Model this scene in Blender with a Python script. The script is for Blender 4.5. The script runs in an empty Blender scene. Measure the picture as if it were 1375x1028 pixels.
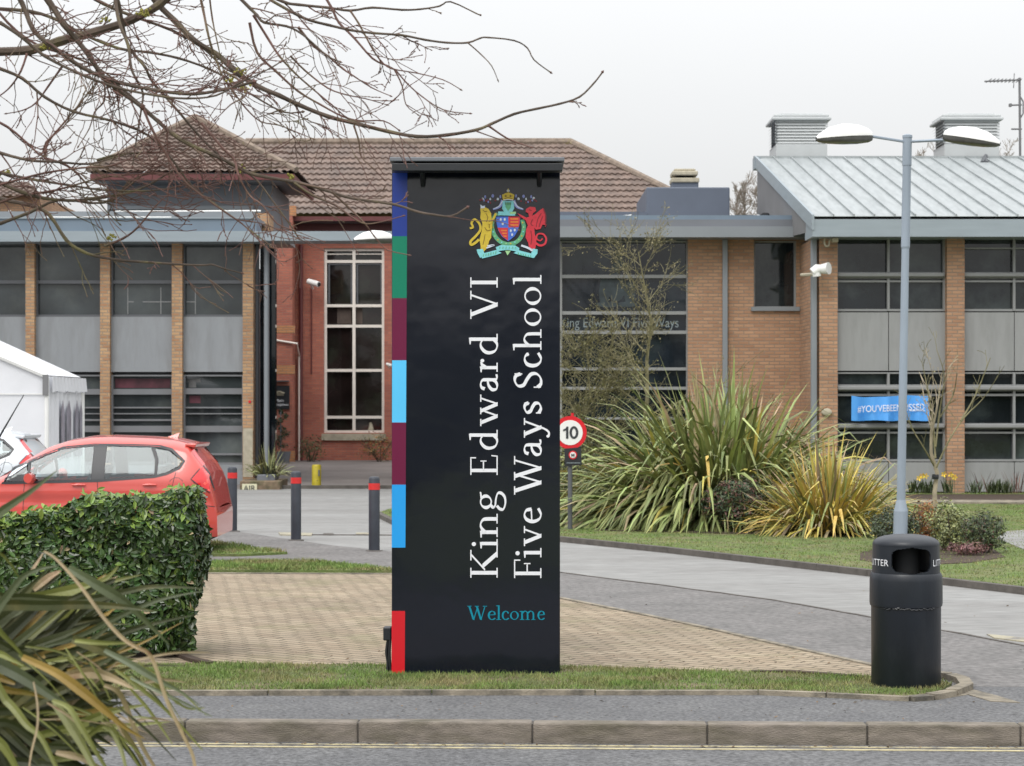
import bpy, bmesh, math, random
import numpy as np
from mathutils import Vector, Matrix
R = random.Random(11)
NR = np.random.RandomState(5)
sc = bpy.context.scene
COL = sc.collection
F = 2800.0; CX = 687.5; HY = 543.0; H = 1.9
# measured image position + distance from the camera -> real world position (metres)
def X(px, D): return (px - CX) / F * D
def Z(py, D): return H - (py - HY) * D / F
def P(px, py, D): return Vector((X(px, D), D, Z(py, D)))
def G(px, py, z=0.0):
    D = F * (H - z) / (py - HY)
    return (X(px, D), D)
ORG = {}
# ------------------------------------------------------------------ materials
def nn(nt, t, **kw):
    n = nt.nodes.new(t)
    for k, v in kw.items(): setattr(n, k, v)
    return n
def mat(name, base, rough=0.6, var=0.12, scale=3.0, bump=0.0, bscale=40.0, metal=0.0, spec=0.5, island=0.0, col2=None, c2scale=1.5, c2pos=(0.45, 0.62),
        trans=0.0, coat=0.0, hue=0.0, stretch=(1, 1, 1), rvar=0.0):
    m = bpy.data.materials.new(name); m.use_nodes = True
    nt = m.node_tree; b = nt.nodes['Principled BSDF']
    tc = nn(nt, 'ShaderNodeTexCoord'); mp = nn(nt, 'ShaderNodeMapping')
    mp.inputs['Scale'].default_value = stretch
    nt.links.new(tc.outputs['Object'], mp.inputs[0])
    vec = mp.outputs[0]
    c = nn(nt, 'ShaderNodeRGB'); c.outputs[0].default_value = (*base, 1); cur = c.outputs[0]
    if col2:
        n2 = nn(nt, 'ShaderNodeTexNoise'); n2.inputs['Scale'].default_value = c2scale; n2.inputs['Detail'].default_value = 6
        n2.inputs['Roughness'].default_value = 0.65
        nt.links.new(vec, n2.inputs['Vector'])
        mr = nn(nt, 'ShaderNodeMapRange'); mr.inputs[1].default_value = c2pos[0]; mr.inputs[2].default_value = c2pos[1]
        nt.links.new(n2.outputs[0], mr.inputs[0])
        mx = nn(nt, 'ShaderNodeMix', data_type='RGBA')
        nt.links.new(mr.outputs[0], mx.inputs[0]); nt.links.new(cur, mx.inputs[6]); mx.inputs[7].default_value = (*col2, 1); cur = mx.outputs[2]
    if var or island or hue:
        hs = nn(nt, 'ShaderNodeHueSaturation'); nt.links.new(cur, hs.inputs['Color'])
        add = None
        n = nn(nt, 'ShaderNodeTexNoise'); n.inputs['Scale'].default_value = scale; n.inputs['Detail'].default_value = 5
        nt.links.new(vec, n.inputs['Vector'])
        mr = nn(nt, 'ShaderNodeMapRange'); mr.inputs[1].default_value = 0.3; mr.inputs[2].default_value = 0.7
        mr.inputs[3].default_value = 1 - var; mr.inputs[4].default_value = 1 + var
        nt.links.new(n.outputs[0], mr.inputs[0]); val = mr.outputs[0]
        if island:
            g = nn(nt, 'ShaderNodeNewGeometry')
            m2 = nn(nt, 'ShaderNodeMapRange'); m2.inputs[3].default_value = 1 - island; m2.inputs[4].default_value = 1 + island
            nt.links.new(g.outputs['Random Per Island'], m2.inputs[0])
            mu = nn(nt, 'ShaderNodeMath', operation='MULTIPLY'); nt.links.new(val, mu.inputs[0]); nt.links.new(m2.outputs[0], mu.inputs[1]); val = mu.outputs[0]
            if hue:
                wn = nn(nt, 'ShaderNodeTexWhiteNoise', noise_dimensions='1D'); nt.links.new(g.outputs['Random Per Island'], wn.inputs['W'])
                m3 = nn(nt, 'ShaderNodeMapRange'); m3.inputs[3].default_value = 0.5 - hue; m3.inputs[4].default_value = 0.5 + hue
                nt.links.new(wn.outputs[0], m3.inputs[0]); nt.links.new(m3.outputs[0], hs.inputs['Hue'])
        nt.links.new(val, hs.inputs['Value']); cur = hs.outputs[0]
    nt.links.new(cur, b.inputs['Base Color'])
    b.inputs['Roughness'].default_value = rough; b.inputs['Metallic'].default_value = metal
    b.inputs['Specular IOR Level'].default_value = spec; b.inputs['Coat Weight'].default_value = coat
    if trans: b.inputs['Transmission Weight'].default_value = trans
    if rvar:
        n = nn(nt, 'ShaderNodeTexNoise'); n.inputs['Scale'].default_value = 2.3; n.inputs['Detail'].default_value = 6; nt.links.new(vec, n.inputs['Vector'])
        mr = nn(nt, 'ShaderNodeMapRange'); mr.inputs[3].default_value = rough - rvar; mr.inputs[4].default_value = rough + rvar
        nt.links.new(n.outputs[0], mr.inputs[0]); nt.links.new(mr.outputs[0], b.inputs['Roughness'])
    if bump:
        n = nn(nt, 'ShaderNodeTexNoise'); n.inputs['Scale'].default_value = bscale; n.inputs['Detail'].default_value = 4
        nt.links.new(vec, n.inputs['Vector'])
        bp = nn(nt, 'ShaderNodeBump'); bp.inputs['Strength'].default_value = 1.0; bp.inputs['Distance'].default_value = bump
        nt.links.new(n.outputs[0], bp.inputs['Height']); nt.links.new(bp.outputs[0], b.inputs['Normal'])
    return m
def brick(name, c1, c2, mortar, w=0.225, h=0.075, ground=False, mort=0.012, bump=0.004, rot=0.0, stain=0.15, wob=0.0):
    m = bpy.data.materials.new(name); m.use_nodes = True
    nt = m.node_tree; b = nt.nodes['Principled BSDF']; b.inputs['Roughness'].default_value = 0.85
    tc = nn(nt, 'ShaderNodeTexCoord')
    if ground:
        mp = nn(nt, 'ShaderNodeMapping'); mp.inputs['Rotation'].default_value = (0, 0, rot); nt.links.new(tc.outputs['Object'], mp.inputs[0]); vec = mp.outputs[0]
    else:
        sx = nn(nt, 'ShaderNodeSeparateXYZ'); nt.links.new(tc.outputs['Object'], sx.inputs[0])
        ad = nn(nt, 'ShaderNodeMath', operation='ADD'); nt.links.new(sx.outputs[0], ad.inputs[0]); nt.links.new(sx.outputs[1], ad.inputs[1])
        cb = nn(nt, 'ShaderNodeCombineXYZ'); nt.links.new(ad.outputs[0], cb.inputs[0]); nt.links.new(sx.outputs[2], cb.inputs[1]); vec = cb.outputs[0]
    if wob:
        wn = nn(nt, 'ShaderNodeTexNoise'); wn.inputs['Scale'].default_value = 2.2; wn.inputs['Detail'].default_value = 3; nt.links.new(vec, wn.inputs['Vector'])
        vm = nn(nt, 'ShaderNodeVectorMath', operation='MULTIPLY_ADD'); nt.links.new(wn.outputs['Color'], vm.inputs[0]); vm.inputs[1].default_value = (wob * 2, wob * 2, 0); nt.links.new(vec, vm.inputs[2]); vec = vm.outputs[0]
    br = nn(nt, 'ShaderNodeTexBrick'); nt.links.new(vec, br.inputs['Vector'])
    br.inputs['Color1'].default_value = (*c1, 1); br.inputs['Color2'].default_value = (*c2, 1); br.inputs['Mortar'].default_value = (*mortar, 1)
    br.inputs['Scale'].default_value = 1.0; br.inputs['Brick Width'].default_value = w; br.inputs['Row Height'].default_value = h
    br.inputs['Mortar Size'].default_value = mort; br.inputs['Mortar Smooth'].default_value = 0.3; br.inputs['Bias'].default_value = 0.0
    n = nn(nt, 'ShaderNodeTexNoise'); n.inputs['Scale'].default_value = 0.9; n.inputs['Detail'].default_value = 8; nt.links.new(vec, n.inputs['Vector'])
    mr = nn(nt, 'ShaderNodeMapRange'); mr.inputs[1].default_value = 0.3; mr.inputs[2].default_value = 0.7; mr.inputs[3].default_value = 1 - stain; mr.inputs[4].default_value = 1 + stain
    nt.links.new(n.outputs[0], mr.inputs[0])
    hs = nn(nt, 'ShaderNodeHueSaturation'); nt.links.new(br.outputs[0], hs.inputs['Color']); nt.links.new(mr.outputs[0], hs.inputs['Value'])
    colr = hs.outputs[0]
    if ground:
        for sc2, lo_, hi_, cc in ((1.1, .52, .66, (.16, .155, .07)), (3.2, .60, .68, (.13, .10, .075))):
            n3 = nn(nt, 'ShaderNodeTexNoise'); n3.inputs['Scale'].default_value = sc2; n3.inputs['Detail'].default_value = 7; n3.inputs['Roughness'].default_value = .7; nt.links.new(tc.outputs['Object'], n3.inputs['Vector'])
            m3 = nn(nt, 'ShaderNodeMapRange'); m3.inputs[1].default_value = lo_; m3.inputs[2].default_value = hi_; m3.inputs[4].default_value = .45; nt.links.new(n3.outputs[0], m3.inputs[0])
            x3 = nn(nt, 'ShaderNodeMix', data_type='RGBA'); nt.links.new(m3.outputs[0], x3.inputs[0]); nt.links.new(colr, x3.inputs[6]); x3.inputs[7].default_value = (*cc, 1); colr = x3.outputs[2]
    nt.links.new(colr, b.inputs['Base Color'])
    bp = nn(nt, 'ShaderNodeBump'); bp.inputs['Distance'].default_value = bump; bp.invert = True
    nt.links.new(br.outputs['Fac'], bp.inputs['Height']); nt.links.new(bp.outputs[0], b.inputs['Normal'])
    return m
M = {}
M['asphalt_light'] = mat('asphalt_light', (0.27, 0.27, 0.262), 0.9, 0.2, 14, 0.004, 90, col2=(0.195, 0.19, 0.182), c2scale=0.7, c2pos=(0.35, 0.7), stretch=(0.25, 1.2, 1))
M['asphalt_mid'] = mat('asphalt_mid', (0.17, 0.162, 0.157), 0.9, 0.32, 16, 0.008, 70, col2=(0.115, 0.112, 0.108), c2scale=1.6, c2pos=(0.42, 0.75))
M['asphalt_dark'] = mat('asphalt_dark', (0.115, 0.115, 0.118), 0.85, 0.5, 38, 0.006, 90, col2=(0.145, 0.145, 0.145), c2scale=2.0, c2pos=(0.45, 0.7))
M['forecourt'] = mat('forecourt', (0.19, 0.17, 0.16), 0.9, 0.12, 0.8, 0.003, 60)
M['concrete'] = mat('concrete', (0.27, 0.235, 0.18), 0.9, 0.22, 9, 0.006, 60, col2=(0.1, 0.092, 0.075), c2scale=4, c2pos=(0.45, 0.65))
M['kerb'] = mat('kerb_concrete', (0.22, 0.19, 0.16), 0.9, 0.25, 12, 0.006, 80, col2=(0.13, 0.115, 0.085), c2scale=5, c2pos=(0.40, 0.66), stretch=(0.6, 1, 2))
M['kerb_dark'] = mat('kerb_dark', (0.10, 0.09, 0.08), 0.9, 0.25, 7, 0.006, 50)
M['yellow_line'] = mat('yellow_line', (0.46, 0.40, 0.24), 0.8, 0.15, 20, 0.002, 90, col2=(0.2, 0.185, 0.155), c2scale=7, c2pos=(0.46, 0.62))
M['pale_mark'] = mat('pale_mark', (0.36, 0.33, 0.24), 0.8, 0.15, 10, 0.002, 90, col2=(0.17, 0.16, 0.15), c2scale=5, c2pos=(0.5, 0.62))
M['turf'] = mat('turf', (0.115, 0.16, 0.042), 0.95, 0.25, 6, 0.02, 60, col2=(0.17, 0.155, 0.075), c2scale=1.1, c2pos=(0.45, 0.68))
M['verge'] = mat('verge_turf', (0.11, 0.135, 0.045), 0.95, 0.25, 9, 0.02, 60, col2=(0.19, 0.15, 0.09), c2scale=2.2, c2pos=(0.45, 0.6))
M['soil'] = mat('soil', (0.06, 0.04, 0.028), 0.95, 0.3, 12, 0.02, 30)
M['blade'] = mat('grass_blade', (0.145, 0.22, 0.05), 0.8, 0.25, 1.5, island=0.35, hue=0.02, col2=(0.24, 0.215, 0.095), c2scale=1.6, c2pos=(0.45, 0.62))
M['paving'] = brick('block_paving', (0.325, 0.262, 0.185), (0.25, 0.192, 0.13), (0.12, 0.098, 0.06), 0.21, 0.105, True, 0.010, 0.02, 0.62, 0.2, 0.05)
M['buff'] = brick('buff_brick', (0.50, 0.315, 0.17), (0.36, 0.19, 0.10), (0.30, 0.235, 0.17))
M['tan'] = brick('tan_brick', (0.45, 0.265, 0.16), (0.34, 0.185, 0.11), (0.27, 0.20, 0.145))
M['red'] = brick('red_brick', (0.46, 0.155, 0.10), (0.34, 0.11, 0.08), (0.32, 0.16, 0.12), mort=0.010)
M['band'] = brick('pale_brick', (0.50, 0.23, 0.10), (0.45, 0.20, 0.09), (0.34, 0.20, 0.12))
M['stone'] = mat('stone', (0.42, 0.38, 0.29), 0.9, 0.15, 8, 0.003, 40)
M['grey_metal'] = mat('grey_metal', (0.215, 0.235, 0.255), 0.45, 0.06, 1.2)
M['blue_metal'] = mat('blue_metal', (0.155, 0.205, 0.26), 0.45, 0.07, 1.5)
M['fascia'] = mat('fascia_metal', (0.27, 0.315, 0.345), 0.45, 0.05, 1.5, stretch=(1, 1, 6))
M['frame'] = mat('window_frame_metal', (0.25, 0.255, 0.255), 0.5, 0.05, 2)
M['frame_dark'] = mat('frame_dark', (0.10, 0.105, 0.115), 0.5, 0.05, 2)
M['panel'] = mat('spandrel', (0.255, 0.27, 0.285), 0.5, 0.07, 1.6, col2=(0.225, 0.235, 0.245), c2scale=1.5, stretch=(2, 1, .4), rvar=.12)
M['panel_r'] = mat('spandrel_r', (0.285, 0.29, 0.29), 0.5, 0.07, 1.6, col2=(0.25, 0.255, 0.252), c2scale=1.5, stretch=(2, 1, .4), rvar=.12)
M['frame_mid'] = mat('frame_mid', (0.17, 0.175, 0.185), 0.5, 0.08, 2)
M['zinc'] = mat('zinc_roof', (0.33, 0.355, 0.36), 0.5, 0.09, 2.5, metal=0.0, col2=(0.285, 0.31, 0.315), c2scale=3, stretch=(3, 0.5, 1))
M['wall_grey'] = mat('wall_grey', (0.155, 0.165, 0.185), 0.6, 0.08, 1.0)
M['gable'] = mat('gable_render', (0.17, 0.17, 0.175), 0.7, 0.1, 1.2)
M['slate_box'] = mat('membrane_box', (0.105, 0.125, 0.165), 0.6, 0.07, 1.2)
M['vent'] = mat('vent_metal', (0.46, 0.48, 0.485), 0.5, 0.05, 3)
M['white'] = mat('white_paint', (0.78, 0.78, 0.76), 0.4, 0.03, 4)
M['cream'] = mat('cream_frame', (0.82, 0.76, 0.69), 0.5, 0.04, 6)
M['dkred'] = mat('dark_red_paint', (0.13, 0.035, 0.035), 0.5, 0.08, 3)
M['black'] = mat('black_plastic', (0.018, 0.02, 0.024), 0.4, 0.1, 5)
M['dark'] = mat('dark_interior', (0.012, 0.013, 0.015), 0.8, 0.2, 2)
M['tile'] = mat('clay_tile', (0.185, 0.135, 0.112), 0.85, 0.3, 3.5, col2=(0.145, 0.112, 0.097), c2scale=0.8, stretch=(1, 1, 1))
M['ridge'] = mat('ridge_tile', (0.21, 0.165, 0.13), 0.85, 0.3, 6, col2=(0.26, 0.22, 0.09), c2scale=0.9, c2pos=(0.6, 0.7))
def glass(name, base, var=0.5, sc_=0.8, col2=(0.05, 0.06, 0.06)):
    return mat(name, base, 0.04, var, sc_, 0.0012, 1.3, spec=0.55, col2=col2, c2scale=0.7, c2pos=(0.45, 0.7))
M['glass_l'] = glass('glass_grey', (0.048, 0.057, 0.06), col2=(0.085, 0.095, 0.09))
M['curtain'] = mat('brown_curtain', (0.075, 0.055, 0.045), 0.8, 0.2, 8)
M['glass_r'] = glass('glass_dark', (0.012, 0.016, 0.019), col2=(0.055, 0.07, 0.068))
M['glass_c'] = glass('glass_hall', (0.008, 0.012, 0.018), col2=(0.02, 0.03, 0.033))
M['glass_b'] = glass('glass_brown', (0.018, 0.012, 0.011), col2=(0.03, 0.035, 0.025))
def uvless_sign(name, c, rough=0.16):
    return mat(name, c, rough, 0.08, 1.0, 0.016, 0.8, spec=0.55, rvar=0.05)
M['sign_black'] = uvless_sign('sign_black', (0.008, 0.010, 0.017), 0.12)
for k, c in dict(s_blue=(0.012, 0.04, 0.27), s_green=(0.0, 0.20, 0.115), s_maroon=(0.14, 0.006, 0.045), s_sky=(0.10, 0.54, 0.90), s_azure=(0.02, 0.34, 0.80),
                 s_red=(0.62, 0.012, 0.022), s_teal=(0.0, 0.24, 0.34)).items():
    M[k] = mat(k, c, 0.3, 0.04, 2)
M['s_white'] = mat('s_white', (0.80, 0.81, 0.84), 0.5, 0.03, 4)
for k, c in dict(c_gold=(0.62, 0.46, 0.04), c_goldd=(0.20, 0.12, 0.01), c_red=(0.60, 0.03, 0.05), c_redd=(0.22, 0.01, 0.02), c_blue=(0.06, 0.16, 0.62), c_green=(0.12, 0.42, 0.22), c_lgreen=(0.35, 0.62, 0.30),
                 c_cyan=(0.22, 0.62, 0.66), c_orange=(0.75, 0.22, 0.04), c_ink=(0.02, 0.03, 0.05), c_lav=(0.24, 0.28, 0.62), c_pale=(0.6, 0.66, 0.75)).items():
    M[k] = mat(k, c, 0.4, 0.10, 60)
M['bin'] = mat('bin_plastic', (0.011, 0.015, 0.022), 0.42, 0.25, 4, 0.0015, 30, col2=(0.022, 0.026, 0.033), c2scale=3, c2pos=(0.5, 0.75), stretch=(1, 1, 0.4), rvar=0.1)
M['bollard'] = mat('bollard_black', (0.028, 0.033, 0.045), 0.5, 0.2, 6, 0.001, 40)
M['refl_red'] = mat('red_band', (0.60, 0.03, 0.03), 0.4, 0.1, 8)
M['yellow'] = mat('yellow_paint', (0.42, 0.34, 0.02), 0.5, 0.15, 9, col2=(0.10, 0.085, 0.03), c2scale=9, c2pos=(0.60, 0.68))
M['galv'] = mat('galvanised', (0.27, 0.32, 0.38), 0.5, 0.12, 6, stretch=(1, 1, 0.15))
M['lens'] = mat('lamp_lens', (0.09, 0.09, 0.085), 0.15, 0.2, 12)
M['tent'] = mat('tent_pvc', (0.70, 0.71, 0.74), 0.5, 0.03, 2, 0.02, 1.6)
M['tent_win'] = mat('tent_window', (0.30, 0.30, 0.36), 0.2, 0.3, 2)
M['car_red'] = mat('car_red', (0.58, 0.075, 0.06), 0.25, 0.03, 2, coat=0.8)
M['car_silver'] = mat('car_silver', (0.62, 0.66, 0.70), 0.3, 0.03, 2, coat=0.8)
M['tail'] = mat('tail_lens', (0.70, 0.004, 0.008), 0.12, 0.1, 12, coat=1.0)
M['tail2'] = mat('tail_orange', (0.95, 0.10, 0.07), 0.12, 0.1, 12, coat=1.0)
M['tyre'] = mat('tyre', (0.02, 0.02, 0.02), 0.8, 0.1, 9)
M['alloy'] = mat('alloy', (0.45, 0.46, 0.47), 0.3, 0.05, 5, metal=0.8)
M['cloth'] = mat('seat_cloth', (0.035, 0.038, 0.045), 0.9, 0.1, 5)
cg = bpy.data.materials.new('car_glass'); cg.use_nodes = True; M['car_glass'] = cg
nt = cg.node_tree; nt.nodes.remove(nt.nodes['Principled BSDF'])
t_ = nn(nt, 'ShaderNodeBsdfTransparent'); t_.inputs[0].default_value = (0.72, 0.80, 0.80, 1)
g_ = nn(nt, 'ShaderNodeBsdfGlossy'); g_.inputs['Roughness'].default_value = 0.03; g_.inputs[0].default_value = (0.9, 0.97, 1, 1)
lw = nn(nt, 'ShaderNodeLayerWeight'); lw.inputs[0].default_value = 0.22
ad_ = nn(nt, 'ShaderNodeMath', operation='ADD'); ad_.inputs[1].default_value = 0.04; nt.links.new(lw.outputs['Fresnel'], ad_.inputs[0])
mx_ = nn(nt, 'ShaderNodeMixShader'); nt.links.new(ad_.outputs[0], mx_.inputs[0]); nt.links.new(t_.outputs[0], mx_.inputs[1]); nt.links.new(g_.outputs[0], mx_.inputs[2])
nt.links.new(mx_.outputs[0], nt.nodes['Material Output'].inputs[0])
M['bark'] = mat('bark', (0.095, 0.070, 0.055), 0.9, 0.35, 7, 0.003, 60, col2=(0.13, 0.115, 0.05), c2scale=3.5, c2pos=(0.55, 0.7))
M['twig'] = mat('twig', (0.13, 0.066, 0.055), 0.8, 0.3, 4, col2=(0.13, 0.115, 0.06), c2scale=2.2, c2pos=(0.5, 0.68))
M['bark_tan'] = mat('bark_tan', (0.20, 0.18, 0.10), 0.9, 0.3, 4, col2=(0.13, 0.12, 0.055), c2scale=3)
M['bark_far'] = mat('bark_far', (0.28, 0.24, 0.21), 0.9, 0.2, 2)
M['stem_pale'] = mat('stem_pale', (0.33, 0.28, 0.20), 0.9, 0.3, 5)
M['lichen'] = mat('lichen', (0.24, 0.22, 0.05), 0.95, 0.3, 20)
def leafm(name, c, isl=0.4, hue=0.02, c2=None, rough=0.45, tr=0.25):
    m = mat(name, c, rough, 0.2, 3, island=isl, hue=hue, col2=c2, c2scale=2.5, c2pos=(0.5, 0.66))
    return m
M['phor'] = leafm('flax_leaf', (0.24, 0.285, 0.10), 0.55, 0.025, (0.28, 0.28, 0.115), 0.45)
M['phor_dry'] = leafm('flax_dry_leaf', (0.36, 0.28, 0.17), 0.4, 0.02, None, 0.7)
M['phor_y'] = leafm('flax_yellow_leaf', (0.52, 0.40, 0.10), 0.4, 0.025, (0.38, 0.34, 0.10), 0.45)
M['hedge'] = leafm('laurel_leaf', (0.048, 0.088, 0.026), 0.65, 0.025, (0.07, 0.115, 0.03), 0.28)
M['hedge_new'] = leafm('laurel_new_leaf', (0.17, 0.25, 0.045), 0.3, 0.02, None, 0.35)
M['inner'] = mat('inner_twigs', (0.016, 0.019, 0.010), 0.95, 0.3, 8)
for k, c in dict(f_green=(0.06, 0.085, 0.03), f_olive=(0.15, 0.14, 0.055), f_grey=(0.075, 0.10, 0.06), f_pale=(0.34, 0.37, 0.17), f_rust=(0.30, 0.125, 0.03), f_red=(0.13, 0.06, 0.045),
                 f_pink=(0.20, 0.09, 0.09), f_dark=(0.028, 0.05, 0.02), f_lime=(0.20, 0.21, 0.05), f_yellow=(0.75, 0.50, 0.02), f_bud=(0.22, 0.19, 0.09)).items():
    M[k] = leafm(k, c, 0.4, 0.02)
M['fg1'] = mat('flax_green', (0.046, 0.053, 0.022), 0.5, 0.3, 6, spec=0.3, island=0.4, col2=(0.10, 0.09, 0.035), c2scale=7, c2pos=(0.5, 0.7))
M['fg2'] = mat('flax_grey_green', (0.125, 0.145, 0.085), 0.42, 0.2, 6, island=0.15)
M['fg3'] = mat('flax_orange', (0.25, 0.165, 0.038), 0.45, 0.2, 9, island=0.15, col2=(0.20, 0.19, 0.05), c2scale=6, c2pos=(0.55, 0.72))
M['fg4'] = mat('flax_tan', (0.34, 0.26, 0.16), 0.6, 0.2, 9, island=0.2, col2=(0.17, 0.09, 0.05), c2scale=9, c2pos=(0.55, 0.7))
M['fg5'] = mat('flax_lime', (0.18, 0.19, 0.055), 0.4, 0.2, 7, island=0.2)
M['banner'] = mat('banner_blue', (0.08, 0.34, 0.80), 0.5, 0.05, 2)
M['plate'] = mat('plate', (0.62, 0.60, 0.42), 0.6, 0.05, 5)
M['glass_text'] = mat('etched_text', (0.20, 0.24, 0.25), 0.6, 0.1, 4)
M['dial'] = mat('dark_ink', (0.03, 0.035, 0.04), 0.5, 0.0, 5)
# ------------------------------------------------------------------ mesh helpers
class MB:
    def __init__(s): s.v = []; s.f = []; s.m = []
    def add(s, vs, fs, mi=0):
        o = len(s.v); s.v += [tuple(v) for v in vs]
        for f in fs: s.f.append(tuple(i + o for i in f)); s.m.append(mi)
        return s
    def box(s, x0, x1, y0, y1, z0, z1, mi=0):
        x0, x1 = min(x0, x1), max(x0, x1); y0, y1 = min(y0, y1), max(y0, y1); z0, z1 = min(z0, z1), max(z0, z1)
        return s.add([(x0, y0, z0), (x1, y0, z0), (x1, y1, z0), (x0, y1, z0), (x0, y0, z1), (x1, y0, z1), (x1, y1, z1), (x0, y1, z1)],
                     [(0, 3, 2, 1), (4, 5, 6, 7), (0, 1, 5, 4), (1, 2, 6, 5), (2, 3, 7, 6), (3, 0, 4, 7)], mi)
    def tube(s, pts, rad, n=6, mi=0, cap=True):
        pts = [Vector(p) for p in pts]
        if not hasattr(rad, '__len__'): rad = [rad] * len(pts)
        vs = []; fs = []; u = None
        for i, p in enumerate(pts):
            t = (pts[min(i + 1, len(pts) - 1)] - pts[max(i - 1, 0)])
            if t.length < 1e-9: t = Vector((0, 0, 1))
            t.normalize()
            if u is None: u = t.orthogonal().normalized()
            else:
                u = (u - t * u.dot(t))
                u = u.normalized() if u.length > 1e-6 else t.orthogonal().normalized()
            w = t.cross(u)
            for k in range(n):
                a = 2 * math.pi * k / n
                vs.append(p + (u * math.cos(a) + w * math.sin(a)) * rad[i])
        for i in range(len(pts) - 1):
            for k in range(n):
                a = i * n + k; b = i * n + (k + 1) % n
                fs.append((a, b, b + n, a + n))
        if cap:
            fs.append(tuple(range(n - 1, -1, -1))); o = (len(pts) - 1) * n; fs.append(tuple(range(o, o + n)))
        return s.add(vs, fs, mi)
    def lathe(s, prof, cx, cy, n=32, mi=0, close=False):
        vs = []; fs = []
        for r, z in prof:
            for k in range(n):
                a = 2 * math.pi * k / n; vs.append((cx + r * math.cos(a), cy + r * math.sin(a), z))
        for i in range(len(prof) - 1):
            for k in range(n):
                a = i * n + k; b = i * n + (k + 1) % n; fs.append((a, b, b + n, a + n))
        return s.add(vs, fs, mi)
    def prism(s, poly, y0, y1, mi=0):       # poly in x,z ; extruded along y
        n = len(poly)
        vs = [(x, y0, z) for x, z in poly] + [(x, y1, z) for x, z in poly]
        fs = [tuple(range(n)), tuple(range(2 * n - 1, n - 1, -1))] + [(i, (i + 1) % n, n + (i + 1) % n, n + i) for i in range(n)]
        return s.add(vs, fs, mi)
    def slab(s, poly, z0, z1, mi=0, mside=None):       # poly in x,y
        n = len(poly)
        a = sum(poly[i][0] * poly[(i + 1) % n][1] - poly[(i + 1) % n][0] * poly[i][1] for i in range(n))
        if a < 0: poly = poly[::-1]
        vs = [(x, y, z1) for x, y in poly] + [(x, y, z0) for x, y in poly]
        s.add(vs, [tuple(range(n))], mi)
        s.add(vs, [((i + 1) % n, i, n + i, n + (i + 1) % n) for i in range(n)], mi if mside is None else mside)
        return s
    def build(s, name, mats, parent=None, smooth=False, bevel=0.0):
        me = bpy.data.meshes.new(name)
        off = ORG.get(parent.name, Vector((0, 0, 0))) if parent else Vector((0, 0, 0))
        v = [(a - off.x, b - off.y, c - off.z) for a, b, c in s.v]
        me.from_pydata(v, [], s.f)
        if not isinstance(mats, (list, tuple)): mats = [mats]
        for m in mats: me.materials.append(M[m] if isinstance(m, str) else m)
        if len(mats) > 1: me.polygons.foreach_set('material_index', s.m)
        if smooth:
            me.polygons.foreach_set('use_smooth', [True] * len(me.polygons))
            try: me.set_sharp_from_angle(angle=math.radians(45))
            except Exception: pass
        me.update()
        o = bpy.data.objects.new(name, me); COL.objects.link(o)
        if parent: o.parent = parent; ORG[o.name] = off
        if bevel:
            b = o.modifiers.new('edge', 'BEVEL'); b.width = bevel; b.segments = 2; b.limit_method = 'ANGLE'
        return o
def thing(name, label, cat, loc=(0, 0, 0), group=None):
    o = bpy.data.objects.new(name, None); COL.objects.link(o); o.location = loc; ORG[o.name] = Vector(loc)
    o.empty_display_size = 0.2
    o['label'] = label; o['category'] = cat
    if group: o['group'] = group
    return o
def tag(o, label, cat, group=None, kind=None):
    o['label'] = label; o['category'] = cat
    if group: o['group'] = group
    if kind: o['kind'] = kind
    return o
def struct(o, label=None):
    o['kind'] = 'structure'
    if label: o['label'] = label
    return o
def dup(root, loc, label, group=None):
    r = root.copy(); COL.objects.link(r); r.location = loc; r['label'] = label
    if group: r['group'] = group
    for ch in list(root.children):
        c = ch.copy(); COL.objects.link(c); c.parent = r
        for g in ch.children:
            d = g.copy(); COL.objects.link(d); d.parent = c
    return r
def smoothpts(pts, k=4):
    pts = [Vector(p) for p in pts]; out = []
    n = len(pts)
    for i in range(n - 1):
        p0 = pts[max(i - 1, 0)]; p1 = pts[i]; p2 = pts[i + 1]; p3 = pts[min(i + 2, n - 1)]
        for j in range(k):
            t = j / k
            out.append(0.5 * ((2 * p1) + (p2 - p0) * t + (2 * p0 - 5 * p1 + 4 * p2 - p3) * t * t + (3 * p1 - p0 - 3 * p2 + p3) * t ** 3))
    out.append(pts[-1]); return out
def text_verts(body, size=1.0, res=6, spacing=1.0):
    c = bpy.data.curves.new('tmp', 'FONT'); c.body = body; c.size = size; c.resolution_u = res; c.space_character = spacing
    o = bpy.data.objects.new('tmp', c); COL.objects.link(o)
    bpy.context.view_layer.update()
    dg = bpy.context.evaluated_depsgraph_get()
    me = bpy.data.meshes.new_from_object(o.evaluated_get(dg))
    v = [tuple(x.co) for x in me.vertices]; f = [tuple(p.vertices) for p in me.polygons]
    bpy.data.objects.remove(o); bpy.data.curves.remove(c); bpy.data.meshes.remove(me)
    xs = [a[0] for a in v]; ys = [a[1] for a in v]
    return v, f, (min(xs), max(xs), min(ys), max(ys))
def text_fit(mb, body, x0, x1, z0, z1, y, mi=0, fn=None, spacing=1.0):
    v, f, (a, b, c, d) = text_verts(body, spacing=spacing)
    vs = []
    for p in v:
        xx = x0 + (p[0] - a) / (b - a) * (x1 - x0); zz = z0 + (p[1] - c) / (d - c) * (z1 - z0)
        vs.append(fn(xx, zz) if fn else (xx, y, zz))
    mb.add(vs, f, mi)
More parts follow.
